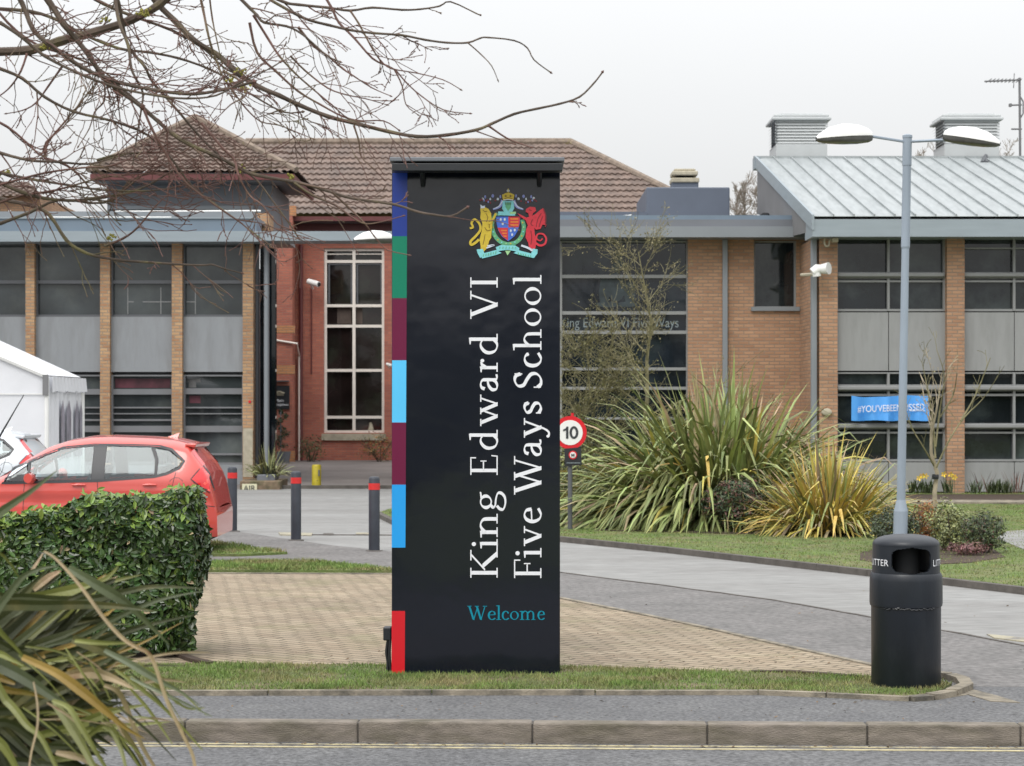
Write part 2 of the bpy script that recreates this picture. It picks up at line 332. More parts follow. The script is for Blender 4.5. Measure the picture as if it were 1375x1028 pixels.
# ------------------------------------------------------------------ serif alphabet drawn with a broad nib
TK, TN = 0.128, 0.05
def nib(pts, thick=TK, thin=TN, tilt=0.35, k=7, w0=None, taper=False):
    p = [Vector((a, b, 0)) for a, b in pts]; p = smoothpts(p, k)
    L = []; Rr = []
    for i, q in enumerate(p):
        t = p[min(i + 1, len(p) - 1)] - p[max(i - 1, 0)]; t.normalize(); n = Vector((-t.y, t.x, 0))
        if w0 is not None: w = w0
        else:
            ang = math.atan2(t.y, t.x); w = thin + (thick - thin) * abs(math.sin(ang + tilt)) ** 1.5
        L.append(q + n * w / 2); Rr.append(q - n * w / 2)
    return [(a.x, a.y) for a in L], [(a.x, a.y) for a in Rr]
def S(x, y0, y1): return ('q', [(x - TK / 2, y0), (x + TK / 2, y0), (x + TK / 2, y1), (x - TK / 2, y1)])
def B(x0, x1, y, h=0.044): return ('q', [(x0, y - h / 2), (x1, y - h / 2), (x1, y + h / 2), (x0, y + h / 2)])
def Dg(x0, y0, x1, y1, w):
    return ('q', [(x0 - w / 2, y0), (x1 - w / 2, y1), (x1 + w / 2, y1), (x0 + w / 2, y0)])
def N(*pts, **k): return ('n', pts, k)
def flag(x, y): return ('q', [(x - 0.19, y - 0.055), (x + 0.0, y - 0.075), (x + TK / 2, y + 0.01), (x - 0.19, y - 0.015)])
W2 = 0.068
def ell(cx, cy, rx, ry, **k):
    return ('o', cx, cy, rx, ry)
def arch(x, top=0.64, w=0.46):
    return N((x, top - 0.19), (x + w * 0.28, top - 0.06), (x + w * 0.6, top - 0.015), (x + w * 0.92, top - 0.10), (x + w, top - 0.26), (x + w, 0.0), tilt=0.2)
GL = {
 'K': (1.02, [S(.2, 0, 1), B(.03, .37, .022), B(.03, .37, .978), Dg(.30, .46, .82, .97, .085), B(.62, .98, .978), Dg(.42, .56, .86, .02, .17), B(.72, 1.06, .022)]),
 'i': (.34, [S(.17, 0, .62), B(0, .34, .022), flag(.17, .64), ('d', .15, .87, .078)]),
 'n': (.88, [S(.2, 0, .62), B(.03, .37, .022), flag(.2, .64), arch(.2), B(.5, .84, .022)]),
 'h': (.88, [S(.2, 0, 1.02), B(.03, .37, .022), flag(.2, 1.04), arch(.2), B(.5, .84, .022)]),
 'm': (1.32, [S(.2, 0, .62), B(.03, .37, .022), flag(.2, .64), arch(.2, w=.42), B(.46, .78, .022), arch(.62, w=.44), B(.9, 1.22, .022)]),
 'g': (.76, [ell(.34, .43, .22, .2), ('q', [(.46, .56), (.70, .60), (.70, .655), (.46, .63)]),
             N((.24, .27), (.14, .17), (.22, .09), (.45, .065), (.64, 0.0), (.66, -.12), (.52, -.25), (.3, -.28), (.08, -.21), (.08, -.08), (.2, .03), thin=.055, thick=.11)]),
 'E': (.80, [S(.2, 0, 1), B(.03, .70, .978), B(.03, .76, .022), B(.2, .56, .52), ('q', [(.655, .79), (.70, .79), (.70, 1), (.655, 1)]), ('q', [(.715, 0), (.76, 0), (.78, .23), (.735, .23)]), ('q', [(.535, .41), (.575, .41), (.575, .63), (.535, .63)])]),
 'F': (.74, [S(.2, 0, 1), B(.03, .70, .978), B(.03, .39, .022), B(.2, .56, .52), ('q', [(.655, .77), (.70, .77), (.70, 1), (.655, 1)]), ('q', [(.535, .40), (.575, .40), (.575, .64), (.535, .64)])]),
 'd': (.84, [S(.60, 0, 1.02), flag(.60, 1.04), B(.58, .80, .022), N((.60, .53), (.46, .615), (.30, .60), (.14, .46), (.10, .29), (.17, .10), (.33, .02), (.48, .05), (.6, .16))]),
 'w': (1.22, [Dg(.13, .63, .40, 0, .145), Dg(.40, 0, .62, .60, W2), Dg(.58, .63, .86, 0, .145), Dg(.86, 0, 1.08, .62, W2), B(0, .28, .618), B(.46, .72, .618), B(.94, 1.22, .618)]),
 'a': (.70, [N((.12, .47), (.17, .58), (.32, .62), (.45, .55), (.47, .38), (.47, .12), (.54, .03), (.68, .05), tilt=.2), N((.47, .37), (.25, .33), (.09, .2), (.12, .05), (.26, .02), (.40, .08), (.47, .18))]),
 'r': (.60, [S(.2, 0, .62), B(.03, .40, .022), flag(.2, .64), N((.22, .44), (.32, .57), (.44, .60)), ('d', .48, .56, .07)]),
 'V': (1.02, [B(0, .34, .978), Dg(.16, .97, .53, 0, .15), Dg(.53, 0, .86, .97, .07), B(.70, 1.02, .978)]),
 'I': (.42, [S(.21, 0, 1), B(.03, .39, .022), B(.03, .39, .978)]),
 'v': (.74, [Dg(.13, .63, .39, 0, .145), Dg(.39, 0, .62, .62, W2), B(0, .28, .618), B(.48, .74, .618)]),
 'e': (.62, [N((.10, .35), (.53, .37), w0=.05), N((.53, .36), (.49, .54), (.34, .62), (.18, .55), (.10, .38), (.11, .22), (.2, .07), (.36, .02), (.56, .12), tilt=.2)]),
 'W': (1.46, [Dg(.15, .97, .47, 0, .15), Dg(.47, 0, .76, .95, .07), Dg(.70, .97, 1.01, 0, .15), Dg(1.01, 0, 1.30, .97, .07), B(0, .32, .978), B(.55, .86, .978), B(1.14, 1.46, .978)]),
 'y': (.74, [Dg(.13, .63, .40, .0, .145), N((.62, .62), (.46, .2), (.33, -.12), (.2, -.27), (.04, -.26), w0=.072), ('d', .06, -.235, .055), B(0, .28, .618), B(.48, .74, .618)]),
 's': (.52, [N((.43, .47), (.38, .585), (.24, .615), (.10, .53), (.14, .40), (.30, .32), (.42, .22), (.40, .08), (.24, .02), (.07, .10), tilt=-.55, thin=.055), ('q', [(.40, .44), (.45, .44), (.45, .62), (.41, .62)]), ('q', [(.05, .02), (.09, .02), (.10, .2), (.05, .2)])]),
 'S': (.72, [N((.60, .76), (.52, .93), (.33, .97), (.14, .86), (.16, .66), (.38, .53), (.58, .38), (.60, .18), (.44, .035), (.22, .02), (.08, .14), tilt=-.55, thin=.06, thick=.135), ('q', [(.57, .70), (.62, .70), (.62, .98), (.58, .98)]), ('q', [(.06, .02), (.10, .02), (.11, .28), (.06, .28)])]),
 'c': (.58, [N((.50, .50), (.42, .59), (.30, .61), (.16, .53), (.10, .36), (.12, .18), (.22, .05), (.36, .02), (.54, .12), tilt=.2), ('d', .49, .51, .06)]),
 'o': (.70, [ell(.35, .315, .27, .29)]),
 'l': (.34, [S(.17, 0, 1.02), B(0, .34, .022), flag(.17, 1.04)]),
}
def glyph(mb, ch, x0, x1, fn, mi=0, depth=0.0006):
    """fn(gx (0..1 across the letter's slot), gy (cap units), lift) -> world"""
    w, st = GL[ch]; lift = 0.0
    for s in st:
        lift += depth
        tr = lambda a, b: fn(x0 + (x1 - x0) * a / w, b, lift)
        if s[0] == 'q': mb.add([tr(*p) for p in s[1]], [tuple(range(len(s[1])))], mi)
        elif s[0] == 'd':
            n = 16; mb.add([tr(s[1] + s[3] * math.cos(6.283 * k / n), s[2] + s[3] * math.sin(6.283 * k / n)) for k in range(n)], [tuple(range(n))], mi)
        elif s[0] == 'o':
            n = 28; A = []; Bq = []
            for k in range(n):
                a = 6.2832 * k / n; cx, cy, rx, ry = s[1:]
                wd = TN + (TK - TN) * abs(math.cos(a - 0.3)) ** 1.4
                A.append(tr(cx + (rx + wd / 2 - .01) * math.cos(a), cy + (ry + .02) * math.sin(a)))
                Bq.append(tr(cx + (rx - wd / 2 - .01) * math.cos(a), cy + (ry + .02 - TN * 1.0) * math.sin(a)))
            mb.add(A + Bq, [(k, (k + 1) % n, n + (k + 1) % n, n + k) for k in range(n)], mi)
        else:
            L, Rr = nib(s[1], **s[2]); n = len(L)
            mb.add([tr(*p) for p in L] + [tr(*p) for p in Rr], [(i, i + 1, n + i + 1, n + i) for i in range(n - 1)], mi)
# ------------------------------------------------------------------ GROUND
def gp(*pts, z=0.0): return [G(a, b, z) for a, b in pts]
mb = MB(); mb.slab([(-400, 6.9), (400, 6.9), (400, 900), (-400, 900)], -0.30, -0.16); struct(mb.build('ground', 'turf'))
mb = MB(); mb.slab([(-60, 6.6), (60, 6.6), (60, 12.5), (-60, 12.5)], -0.4, -0.12); struct(mb.build('road', 'asphalt_dark'))
mb = MB(); mb.slab([(-60, -30), (60, -30), (60, 6.6), (-60, 6.6)], -0.4, -0.04); struct(mb.build('near_lawn', 'turf'))
mb = MB()
for y0, y1 in ((12.395, 12.435), (12.30, 12.34)): mb.slab([(-60, y0), (60, y0), (60, y1), (-60, y1)], -0.119, -0.116)
struct(mb.build('yellow_lines', 'yellow_line'))
# front kerb stones
mb = MB(); xk = X(248, 12.5) - 1.022 * 30
joints = [X(p, 12.5) for p in (248, 481, 715, 948, 1160, 1362)]
xs = [joints[0] - 1.03 * i for i in range(30, 0, -1)] + joints + [joints[-1] + 0.95 * i for i in range(1, 30)]
for a, b in zip(xs[:-1], xs[1:]):
    dz = R.uniform(-0.002, 0.002); dy = R.uniform(-0.002, 0.002)
    mb.box(a + 0.004, b - 0.004, 12.5 + dy, 12.625, -0.3, 0.004 + dz)
struct(mb.build('kerb', 'kerb', bevel=0.012))
mb = MB(); mb.box(-40, 40, 12.515, 12.62, -0.3, -0.006); struct(mb.build('kerb_bedding', 'kerb_dark'))
mb = MB(); mb.slab([(-60, 12.625), (60, 12.625), (60, 14.42), (-60, 14.42)], -0.25, -0.004); struct(mb.build('pavement', 'asphalt_dark'))
for nm_ in ('kerb', 'kerb_bedding', 'yellow_lines', 'road', 'pavement'):
    ob_ = bpy.data.objects[nm_]; ang = -.034; pv = Vector((-1.96, 12.5, 0)); ob_.rotation_euler.z = ang; ob_.location = pv - Matrix.Rotation(ang, 3, 'Z') @ pv
# access road, wide sheet
mb = MB(); mb.slab([(-60, 13.9), (60, 12.2), (60, 47.4), (-60, 47.4)], -0.25, -0.008); struct(mb.build('access_road', 'asphalt_light'))
# forecourt rising to the brick block
mb = MB(); mb.add([(-25, 47.4, -0.002), (30, 47.4, -0.002), (30, 62.5, 0.25), (-25, 62.5, 0.25), (-25, 47.4, -0.3), (30, 47.4, -0.3)], [(0, 1, 2, 3), (4, 5, 1, 0)])
struct(mb.build('forecourt_paving', 'forecourt'))
mb = MB(); mb.box(X(372, 47.3), X(600, 47.3), 47.2, 47.4, -0.02, 0.07); struct(mb.build('forecourt_kerb', 'kerb_dark'))
# near lane of older tarmac
lane = gp((560, 745), (755, 769), (905, 788), (1040, 806), (1170, 829), (1290, 851), (1375, 867), (1480, 889)) + [(4.95, 13.95), (0.9, 14.25), (-0.6, 14.42), G(560, 800)]
mb = MB(); mb.slab(lane, -0.03, -0.003); struct(mb.build('old_tarmac_lane', 'asphalt_mid'))
def strip(mb, pts, w, z0, z1, mi=0, seg=None):
    pts = [Vector((a, b, 0)) for a, b in pts]
    out = [];
    for i, p in enumerate(pts):
        t = (pts[min(i + 1, len(pts) - 1)] - pts[max(i - 1, 0)]).normalized(); n = Vector((-t.y, t.x, 0))
        out.append((p + n * w / 2, p - n * w / 2))
    for i in range(len(out) - 1):
        a, b = out[i]; c, d = out[i + 1]
        g = 0.0
        mb.slab([(a.x, a.y), (c.x, c.y), (d.x, d.y), (b.x, b.y)], z0, z1, mi)
def dens(pts, step):
    pts = [Vector((a, b, 0)) for a, b in pts]; out = []
    for a, b in zip(pts[:-1], pts[1:]):
        n = max(1, int((b - a).length / step))
        for i in range(n): q = a.lerp(b, i / n); out.append((q.x, q.y))
    out.append((pts[-1].x, pts[-1].y)); return out
mb = MB(); w_ = [(a + R.uniform(-.015, .015), b + R.uniform(-.02, .02)) for a, b in dens(gp((700, 761), (755, 768), (905, 787), (1040, 805), (1170, 828), (1290, 850), (1375, 866), (1700, 929)), 0.25)]
strip(mb, w_, 0.035, -0.01, 0.0005); struct(mb.build('tarmac_seam', 'kerb_dark'))
mb = MB(); mb.slab(gp((1325, 851), (1375, 856), (1420, 866), (1375, 861), (1335, 856)), -0.01, 0.002); struct(mb.build('worn_marking', 'pale_mark'))
# footway with the bollards
foot = gp((150, 700), (250, 708), (316, 713), (391, 724), (447, 732), (526, 740), (640, 755), (640, 790), (526, 769), (200, 769), (50, 769), (50, 705))
mb = MB(); mb.slab(foot, -0.03, 0.000); struct(mb.build('footway', 'asphalt_mid'))
mb = MB(); mb.slab(gp((374, 715), (420, 716), (418, 719), (376, 718)), -0.01, 0.008); mb.slab(gp((478, 715.5), (505, 715.5), (505, 717), (478, 717)), -0.01, 0.008); struct(mb.build('pale_kerb_marking', 'pale_mark'))
mb = MB(); mb.slab(gp((434, 716), (448, 716), (448, 718), (434, 718)), -0.01, 0.006); strip(mb, dens(gp((418, 717.5), (560, 718)), 1.0), 0.10, -0.01, 0.003); struct(mb.build('flush_kerb', 'kerb_dark'))
# block paving and edgings
pav = gp((60, 770), (527, 771.5), (600, 776), (755, 805), (860, 826), (950, 845), (1050, 868), (1168, 894), (1215, 905), (1200, 914), (1030, 905), (750, 896), (240, 893), (60, 893))
mb = MB(); mb.slab(pav, -0.03, 0.003); struct(mb.build('block_paving', 'paving'))
mb = MB()
for line in (((60, 769.5), (527, 771), (600, 775.5), (755, 804), (860, 825), (950, 844), (1050, 867), (1168, 893), (1215, 904)),):
    pts = dens(gp(*line), 0.9)
    strip(mb, pts, 0.055, -0.05, 0.014)
struct(mb.build('paving_edging', 'concrete'))
# front verge
verge = gp((-300, 893), (240, 893.5), (750, 896.5), (1030, 905.5), (1120, 910), (1200, 914), (1250, 914), (1278, 920), (1262, 931), (1222, 938), (1110, 933), (1018, 929.5), (-300, 931))
mb = MB(); mb.slab(verge, -0.05, 0.018); struct(mb.build('verge', 'verge'))
mb = MB()
for a, b in zip(*(lambda q: (q[:-1], q[1:]))(dens(gp((-300, 933), (1018, 931.5), (1110, 935), (1222, 940)), 0.92))):
    d = Vector((b[0] - a[0], b[1] - a[1], 0)); d.normalize(); e = 0.004
    strip(mb, [(a[0] + d.x * e, a[1]), (b[0] - d.x * e, b[1])], 0.055, -0.05, 0.026 + R.uniform(-.004, .004))
struct(mb.build('verge_edging', 'concrete', bevel=0.008))
mb = MB()
tip = gp((1222, 940), (1250, 938), (1278, 933), (1298, 925), (1292, 916), (1276, 911), (1250, 909))
for a, b in zip(tip[:-1], tip[1:]): strip(mb, [a, b], 0.09, -0.05, 0.03 + R.uniform(-.006, .012))
struct(mb.build('tip_edging', 'concrete', bevel=0.012))
mb = MB(); strip(mb, dens(gp((1010, 905), (1060, 904.5), (1110, 908), (1168, 913)), .3), 0.07, -0.02, 0.026); strip(mb, dens(gp((236, 880), (262, 889), (285, 894)), .3), 0.07, -0.02, 0.03); struct(mb.build('soil_edge', 'soil'))
mb = MB(); mb.slab(gp((1290, 921), (1340, 934), (1370, 943), (1330, 941), (1300, 932), (1280, 935)), -0.02, 0.001); struct(mb.build('worn_concrete', 'concrete'))
# strip lawns on the left
g1 = gp((150, 724), (277, 729), (318, 733), (386, 744), (323, 747), (150, 747))
g2 = gp((100, 757), (423, 756), (482, 763), (530, 768), (530, 769), (100, 768))
mb = MB(); mb.slab(g1, -0.03, 0.03); mb.slab(g2, -0.03, 0.03); struct(mb.build('strip_lawn', 'turf'))
# right lawn with kerb
front = ((508, 692), (530, 703), (620, 714), (755, 726), (900, 741), (1100, 764), (1240, 780), (1375, 796), (1700, 842))
lawn = gp(*front) + gp((1900, 664), (640, 664), (600, 672), (540, 682))
mb = MB(); mb.slab(lawn, -0.1, 0.055); struct(mb.build('lawn', 'turf'))
mb = MB(); strip(mb, dens([(a, b - 0.06) for a, b in gp(*front)], 0.9), 0.10, -0.1, 0.065); struct(mb.build('lawn_kerb', 'kerb_dark', bevel=0.01))
mb = MB(); mb.slab(gp((1338, 723), (1352, 714), (1375, 712), (1500, 708), (1500, 745), (1375, 738), z=.055), 0.03, 0.065); struct(mb.build('garden_path', 'asphalt_light'))
mb = MB(); mb.slab(gp((1165, 672.5), (1600, 674), (1600, 665), (1165, 665), z=.055), 0.03, 0.08); struct(mb.build('flower_border', 'soil'))
mb = MB(); mb.slab(gp((1165, 676), (1600, 678), (1600, 674.2), (1165, 672.8), z=.055), 0.03, 0.09); struct(mb.build('border_edging', 'concrete'))
mb = MB(); mb.slab(gp((1155, 752), (1155, 742), (1200, 732), (1330, 735), (1350, 748), (1300, 756), (1200, 760), z=.055), 0.03, 0.062); mb.slab(gp((800, 712), (1190, 722), (1190, 705), (800, 700), z=.055), 0.03, 0.062); struct(mb.build('planting_bed', 'soil'))
# grass blades
def inside(px, py, poly):
    n = len(poly); c = np.zeros(len(px), bool); j = n - 1
    for i in range(n):
        xi, yi = poly[i]; xj, yj = poly[j]
        m = ((yi > py) != (yj > py)) & (px < (xj - xi) * (py - yi) / (yj - yi + 1e-12) + xi)
        c ^= m; j = i
    return c
def blades(name, poly, n, h, w, z, label, xlim=(-1e9, 1e9)):
    P_ = np.array(poly); x0, y0 = P_.min(0); x1, y1 = P_.max(0); x0 = max(x0, xlim[0]); x1 = min(x1, xlim[1])
    x = NR.uniform(x0, x1, n); y = NR.uniform(y0, y1, n); k = inside(x, y, poly)
    cl = np.sin(x * 5.1 + 2 * np.sin(y * 3)) * np.sin(y * 6.3 + x) * 0.5 + 0.5
    k &= NR.uniform(0, 1, n) < 0.45 + 0.55 * cl
    x = x[k]; y = y[k]; cl = cl[k]; n = len(x)
    a = NR.uniform(0, np.pi, n); hh = h * NR.uniform(.45, 1.15, n) * (0.6 + .5 * cl); lx = NR.normal(0, .45, n) * hh; ly = NR.normal(0, .45, n) * hh
    v = np.zeros((n, 3, 3)); dx = np.cos(a) * w / 2; dy = np.sin(a) * w / 2
    v[:, 0] = np.stack([x - dx, y - dy, np.full(n, z)], 1); v[:, 1] = np.stack([x + dx, y + dy, np.full(n, z)], 1); v[:, 2] = np.stack([x + lx, y + ly, z + hh], 1)
    me = bpy.data.meshes.new(name); me.vertices.add(3 * n); me.vertices.foreach_set('co', v.ravel()); me.loops.add(3 * n); me.loops.foreach_set('vertex_index', np.arange(3 * n))
    me.polygons.add(n); me.polygons.foreach_set('loop_start', np.arange(0, 3 * n, 3)); me.polygons.foreach_set('loop_total', np.full(n, 3)); me.materials.append(M['blade']); me.update(); me.validate()
    o = bpy.data.objects.new(name, me); COL.objects.link(o); o['kind'] = 'stuff'; o['label'] = label; o['category'] = 'grass'
blades('verge_grass', verge, 90000, 0.036, 0.007, 0.015, 'short patchy grass on the narrow verge round the black sign', (-5, 5))
blades('lawn_grass', lawn, 260000, 0.03, 0.013, 0.053, 'mown lawn beyond the grey access road', (-5, 13))
blades('strip_grass', g1, 12000, 0.05, 0.016, 0.03, 'small grass wedge behind the red car', (-6, 6))
blades('strip_grass', g2, 22000, 0.05, 0.014, 0.03, 'thin grass strip along the back of the block paving', (-6, 6))
rr = random.Random(55); m = MB()
for i in range(420):
    q = rr.random()
    if q < .35: x = rr.uniform(-3, 3.4); y = 12.45 - .034 * (x + 1.96) - abs(rr.gauss(0, .05)); z = -.112
    elif q < .6: x = rr.uniform(-3, 3.4); y = rr.uniform(12.7, 13.5) - .034 * (x + 1.96); z = .004
    elif q < .85: x = rr.uniform(-2.4, 2.6); y = 15.25 + abs(rr.gauss(0, .35)); z = .012
    else: x = rr.uniform(.4, 5); y = rr.uniform(14.4, 22); z = .01
    a = rr.uniform(0, 6.28); s_ = rr.uniform(.006, .018); c = Vector((x, y, z)); u = Vector((math.cos(a), math.sin(a), rr.uniform(-.1, .4))) * s_; v = Vector((-math.sin(a), math.cos(a), rr.uniform(0, .5))) * s_ * .5
    m.add([c - u, c + v, c + u, c - v], [(0, 1, 2), (0, 2, 3)])
tag(m.build('leaf_litter', mat('dead_leaf', (0.13, 0.085, 0.045), 0.8, 0.2, 5, island=0.6)), 'scattered dead leaves and bits along the kerb and paving', 'leaf litter', kind='stuff')
# ------------------------------------------------------------------ BUILDINGS
def bar(mb, px0, px1, py0, py1, D, y0=0.0, y1=0.12, mi=0): mb.box(X(px0, D), X(px1, D), D + y0, D + y1, Z(py1, D), Z(py0, D), mi)
def window(parent, D, px0, px1, rows, fm='frame', gm='glass_l', mull=(), sill=None, fw=3.0, sq=0.0, name='window'):
    """rows: list of (py0, py1) glazed rows; what lies between them is frame."""
    py0 = rows[0][0]; py1 = rows[-1][1]
    w = MB()
    g = MB()
    lastb = py0 - 2
    zt = Z(py0 - 2, D)
    # side posts
    bar(w, px0, px0 + fw, py0 - 2, py1 + 3, D, 0.04, 0.16); bar(w, px1 - fw, px1, py0 - 2, py1 + 3, D, 0.04, 0.16)
    ed = [py0 - 2] + [r for rr in rows for r in rr] + [py1 + 3]
    for i in range(0, len(ed), 2):
        bar(w, px0 + fw, px1 - fw, ed[i], ed[i + 1], D, 0.045 if i % 4 else 0.05, 0.155)
    for mp_ in mull: bar(w, mp_ - 1.6, mp_ + 1.6, py0 - 1.5, py1 + 2.5, D, 0.035, 0.15)
    o = bpy.data.objects.new(name, None); COL.objects.link(o); o.parent = parent; ORG[o.name] = ORG[parent.name]
    w.build('frame', fm, o)
    g.box(X(px0 + 1, D), X(px1 - 1, D), D + 0.165, D + 0.19, Z(py1 + 1, D), Z(py0 - 1, D)); g.build('pane', gm, o)
    return o
GW = 'buildings of the school'
# -- left glazed wing
DL = 49.0
LW = thing('glazed_wing', 'school wing of tall windows between slim buff brick piers behind the red car', 'building', (X(170, DL), DL, 0), GW)
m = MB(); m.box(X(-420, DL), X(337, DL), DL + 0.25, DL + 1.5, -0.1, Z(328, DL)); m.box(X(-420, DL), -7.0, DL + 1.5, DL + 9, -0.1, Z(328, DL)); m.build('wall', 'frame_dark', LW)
bays = [(-158, -62), (-49, 36), (48, 136), (149, 232), (246, 327)]
for a, b in [(-171, -158), (-62, -49), (36, 48), (136, 149), (232, 246), (327, 341)]:
    m = MB(); bar(m, a, b, 327.5, 651, DL, -0.14, 0.3); m.build('brick_pier', 'buff', LW)
m = MB(); bar(m, 327.6, 340.4, 575, 640, DL, -0.153, -0.14); m.build('stone_facing', 'stone', LW)
for i, (a, b) in enumerate(bays):
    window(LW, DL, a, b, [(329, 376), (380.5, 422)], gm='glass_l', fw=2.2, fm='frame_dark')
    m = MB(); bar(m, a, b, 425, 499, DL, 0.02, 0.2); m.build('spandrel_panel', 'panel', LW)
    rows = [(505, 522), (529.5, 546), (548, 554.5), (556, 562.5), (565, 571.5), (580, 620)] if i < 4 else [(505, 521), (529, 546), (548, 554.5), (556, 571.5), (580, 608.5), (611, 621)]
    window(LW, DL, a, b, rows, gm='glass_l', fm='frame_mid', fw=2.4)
    m = MB(); bar(m, a, b, 624, 652, DL, 0.02, 0.2); m.build('base_panel', 'panel', LW)
m = MB(); bar(m, -420, 352, 313.5, 327.4, DL, -0.75, 0.3, 0); bar(m, -420, 349, 297, 313.3, DL, -0.68, 0.3, 1); bar(m, -420, 346, 295.2, 296.9, DL, -0.72, 0.3, 0); m.build('fascia', ['fascia', 'blue_metal'], LW)
m = MB(); bar(m, -420, 343, 286, 295, DL, -0.45, 0.4, 0); m.box(X(-420, DL), X(343, DL), DL + 0.4, DL + 9, Z(294, DL), Z(289, DL), 0); m.build('roof', ['grey_metal'], LW)
m = MB()
for px in (13, 161, 305): m.tube([P(px, 288, DL - .3), P(px, 282, DL - .3)], .03, 6); m.tube([P(px - 2, 286, DL - .3), P(px + 2, 286, DL - .3)], .02, 5)
m.tube([P(155, 284, DL - .2), P(350, 283, DL - .2)], .025, 5); m.tube([P(60, 291.5, DL - .5), P(230, 291.5, DL - .5)], .018, 5)
m.build('safety_rail', 'white', LW)
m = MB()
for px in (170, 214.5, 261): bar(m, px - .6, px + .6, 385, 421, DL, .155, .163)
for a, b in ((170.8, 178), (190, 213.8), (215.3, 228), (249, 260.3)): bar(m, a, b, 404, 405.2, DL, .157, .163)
m.build('pane_bars', 'frame', LW)  # thin grey bars just in front of the upper panes
m = MB(); bar(m, 153, 227, 508, 520.5, DL, .158, .164); bar(m, 253, 268, 531, 541, DL, .158, .164); m.build('window_display', mat('maroon_display', (0.075, 0.018, 0.028), 0.6, 0.6, 2.5), LW)
m = MB(); bar(m, 250, 268, 508, 513, DL, .158, .164); bar(m, 252, 262, 513, 520, DL, .158, .164); m.build('window_poster', mat('grey_poster', (0.12, 0.12, 0.12), 0.6, 0.6, 4), LW)
m = MB(); bar(m, 335, 338, 537.5, 540.5, DL, -.17, -.14); m.build('alarm_point', 's_red', LW)
# corner link with dark recess and post
m = MB(); bar(m, 341, 362, 328, 636, DL, 1.2, 1.5); m.build('entrance_glazing', 'glass_c', LW)
m = MB(); m.tube([P(358, 328, DL - .1), P(358, 651.5, DL - .1)], .065, 10); m.build('canopy_post', 'grey_metal', LW, smooth=True)
m = MB(); m.tube([P(345.5, 328, DL - .05), P(345.5, 651, DL - .05)], .05, 8); m.build('downpipe', 'black', LW, smooth=True)
# -- canopy running to the right behind the sign
m = MB(); bar(m, 353, 640, 313.5, 326, DL, -0.7, 0.0); m.box(X(353, DL), X(640, DL), DL, DL + .5, Z(325, DL), Z(321, DL)); m.build('canopy', 'fascia', LW)
# -- pavilion with pyramid roof
def tiled(mb, p00, p10, p01, p11, nc, nr, amp=0.04, step=0.055, sub=6):
    """pantiles over the quad p00-p10 (eave) p01-p11 (ridge)."""
    p00, p10, p01, p11 = map(Vector, (p00, p10, p01, p11))
    nrm = (p10 - p00).cross(p01 - p00).normalized()
    if nrm.z < 0: nrm = -nrm
    el = (p10 - p00).length
    rows = []
    for r in range(nr):
        for e in (0.0, 0.999):
            v = (r + e) / nr; row = []
            a = p00.lerp(p01, v); b = p10.lerp(p11, v)
            n = nc * sub
            for c in range(n + 1):
                u = c / n; q = a.lerp(b, u)
                ph = ((q - p00).dot((p10 - p00).normalized())) / (el / nc)
                q = q + nrm * (amp * (0.5 + 0.5 * math.sin(ph * 2 * math.pi)) + step * (1 - e))
                row.append(q)
            rows.append(row)
    vs = [q for r in rows for q in r]; n = nc * sub + 1
    mb.add(vs, [(i * n + c, i * n + c + 1, (i + 1) * n + c + 1, (i + 1) * n + c) for i in range(len(rows) - 1) for c in range(n - 1)])
DP = 52.0
PV = thing('reception_pavilion', 'grey walled block under a small pyramid roof of brown tiles above the glazed wing', 'building', (X(262, DP), DP, 0), GW)
ex0, ex1 = X(118, DP), X(398, DP); ez = Z(232, DP); ax = (ex0 + ex1) / 2 - 0.0; ay = DP + (ex1 - ex0) / 2; az = Z(160, ay); apx = X(262, ay)
ap = (apx, ay, az); dpt = ex1 - ex0
m = MB()
def tri(e0, e1): tiled(m, e0, e1, Vector(ap) + (Vector(e0) - Vector(ap)) * .004, Vector(ap) + (Vector(e1) - Vector(ap)) * .004, 30, 15, sub=5)
tri((ex0, DP, ez), (ex1, DP, ez)); tri((ex1, DP, ez), (ex1, DP + dpt, ez)); tri((ex0, DP + dpt, ez), (ex0, DP, ez)); m.add([(ex0, DP + dpt, ez), (ex1, DP + dpt, ez), ap], [(0, 1, 2)])
rf = m.build('roof', 'tile', PV)
m = MB()
for e in ((ex0, DP, ez), (ex1, DP, ez)):
    m.tube([Vector(e) + Vector((0, 0, .08)), Vector(ap) + Vector((0, 0, .07))], .085, 6)
m.build('hip_tile', 'ridge', rf)
m = MB(); m.box(ex0 + .05, ex1 - .05, DP + .02, DP + .10, Z(241, DP), Z(233, DP), 0); m.box(ex1 - .15, ex1 - .06, DP + .1, DP + dpt, Z(241, DP), Z(233, DP), 0); m.build('gutter', 'dkred', PV)
m = MB(); m.box(ex0 + .1, ex1 - .2, DP + .1, DP + 1.0, Z(243, DP), Z(241, DP)); m.build('soffit', 'frame_dark', PV)
m = MB(); m.box(X(144, 53), X(366, 53), 53, 57, 6.3, Z(241, DP)); m.box(ex0 + .12, ex1 - .2, DP + .12, DP + dpt - .1, ez - .05, ez + .02); m.build('wall', 'wall_grey', PV)
m = MB(); m.box(X(144, 52.9), X(340, 52.9), 52.9, 53, Z(281, 52.9), Z(276, 52.9)); m.box(X(143, 52.8), X(340, 52.8), 52.8, 52.9, Z(292, 52.8), Z(283, 52.8)); m.build('sill_band', 'grey_metal', PV)
m = MB(); m.box(X(334, 51), X(361, 51), 51, 52, Z(330, 51), Z(286, 51)); m.build('parapet', 'buff', PV)
# -- main red brick block
DR = 62.0
BR = thing('brick_block', 'red brick school block under a long brown pantiled roof with a tall cream framed window', 'building', (X(475, DR), DR, 0.25), GW)
zr = Z(300, DR)
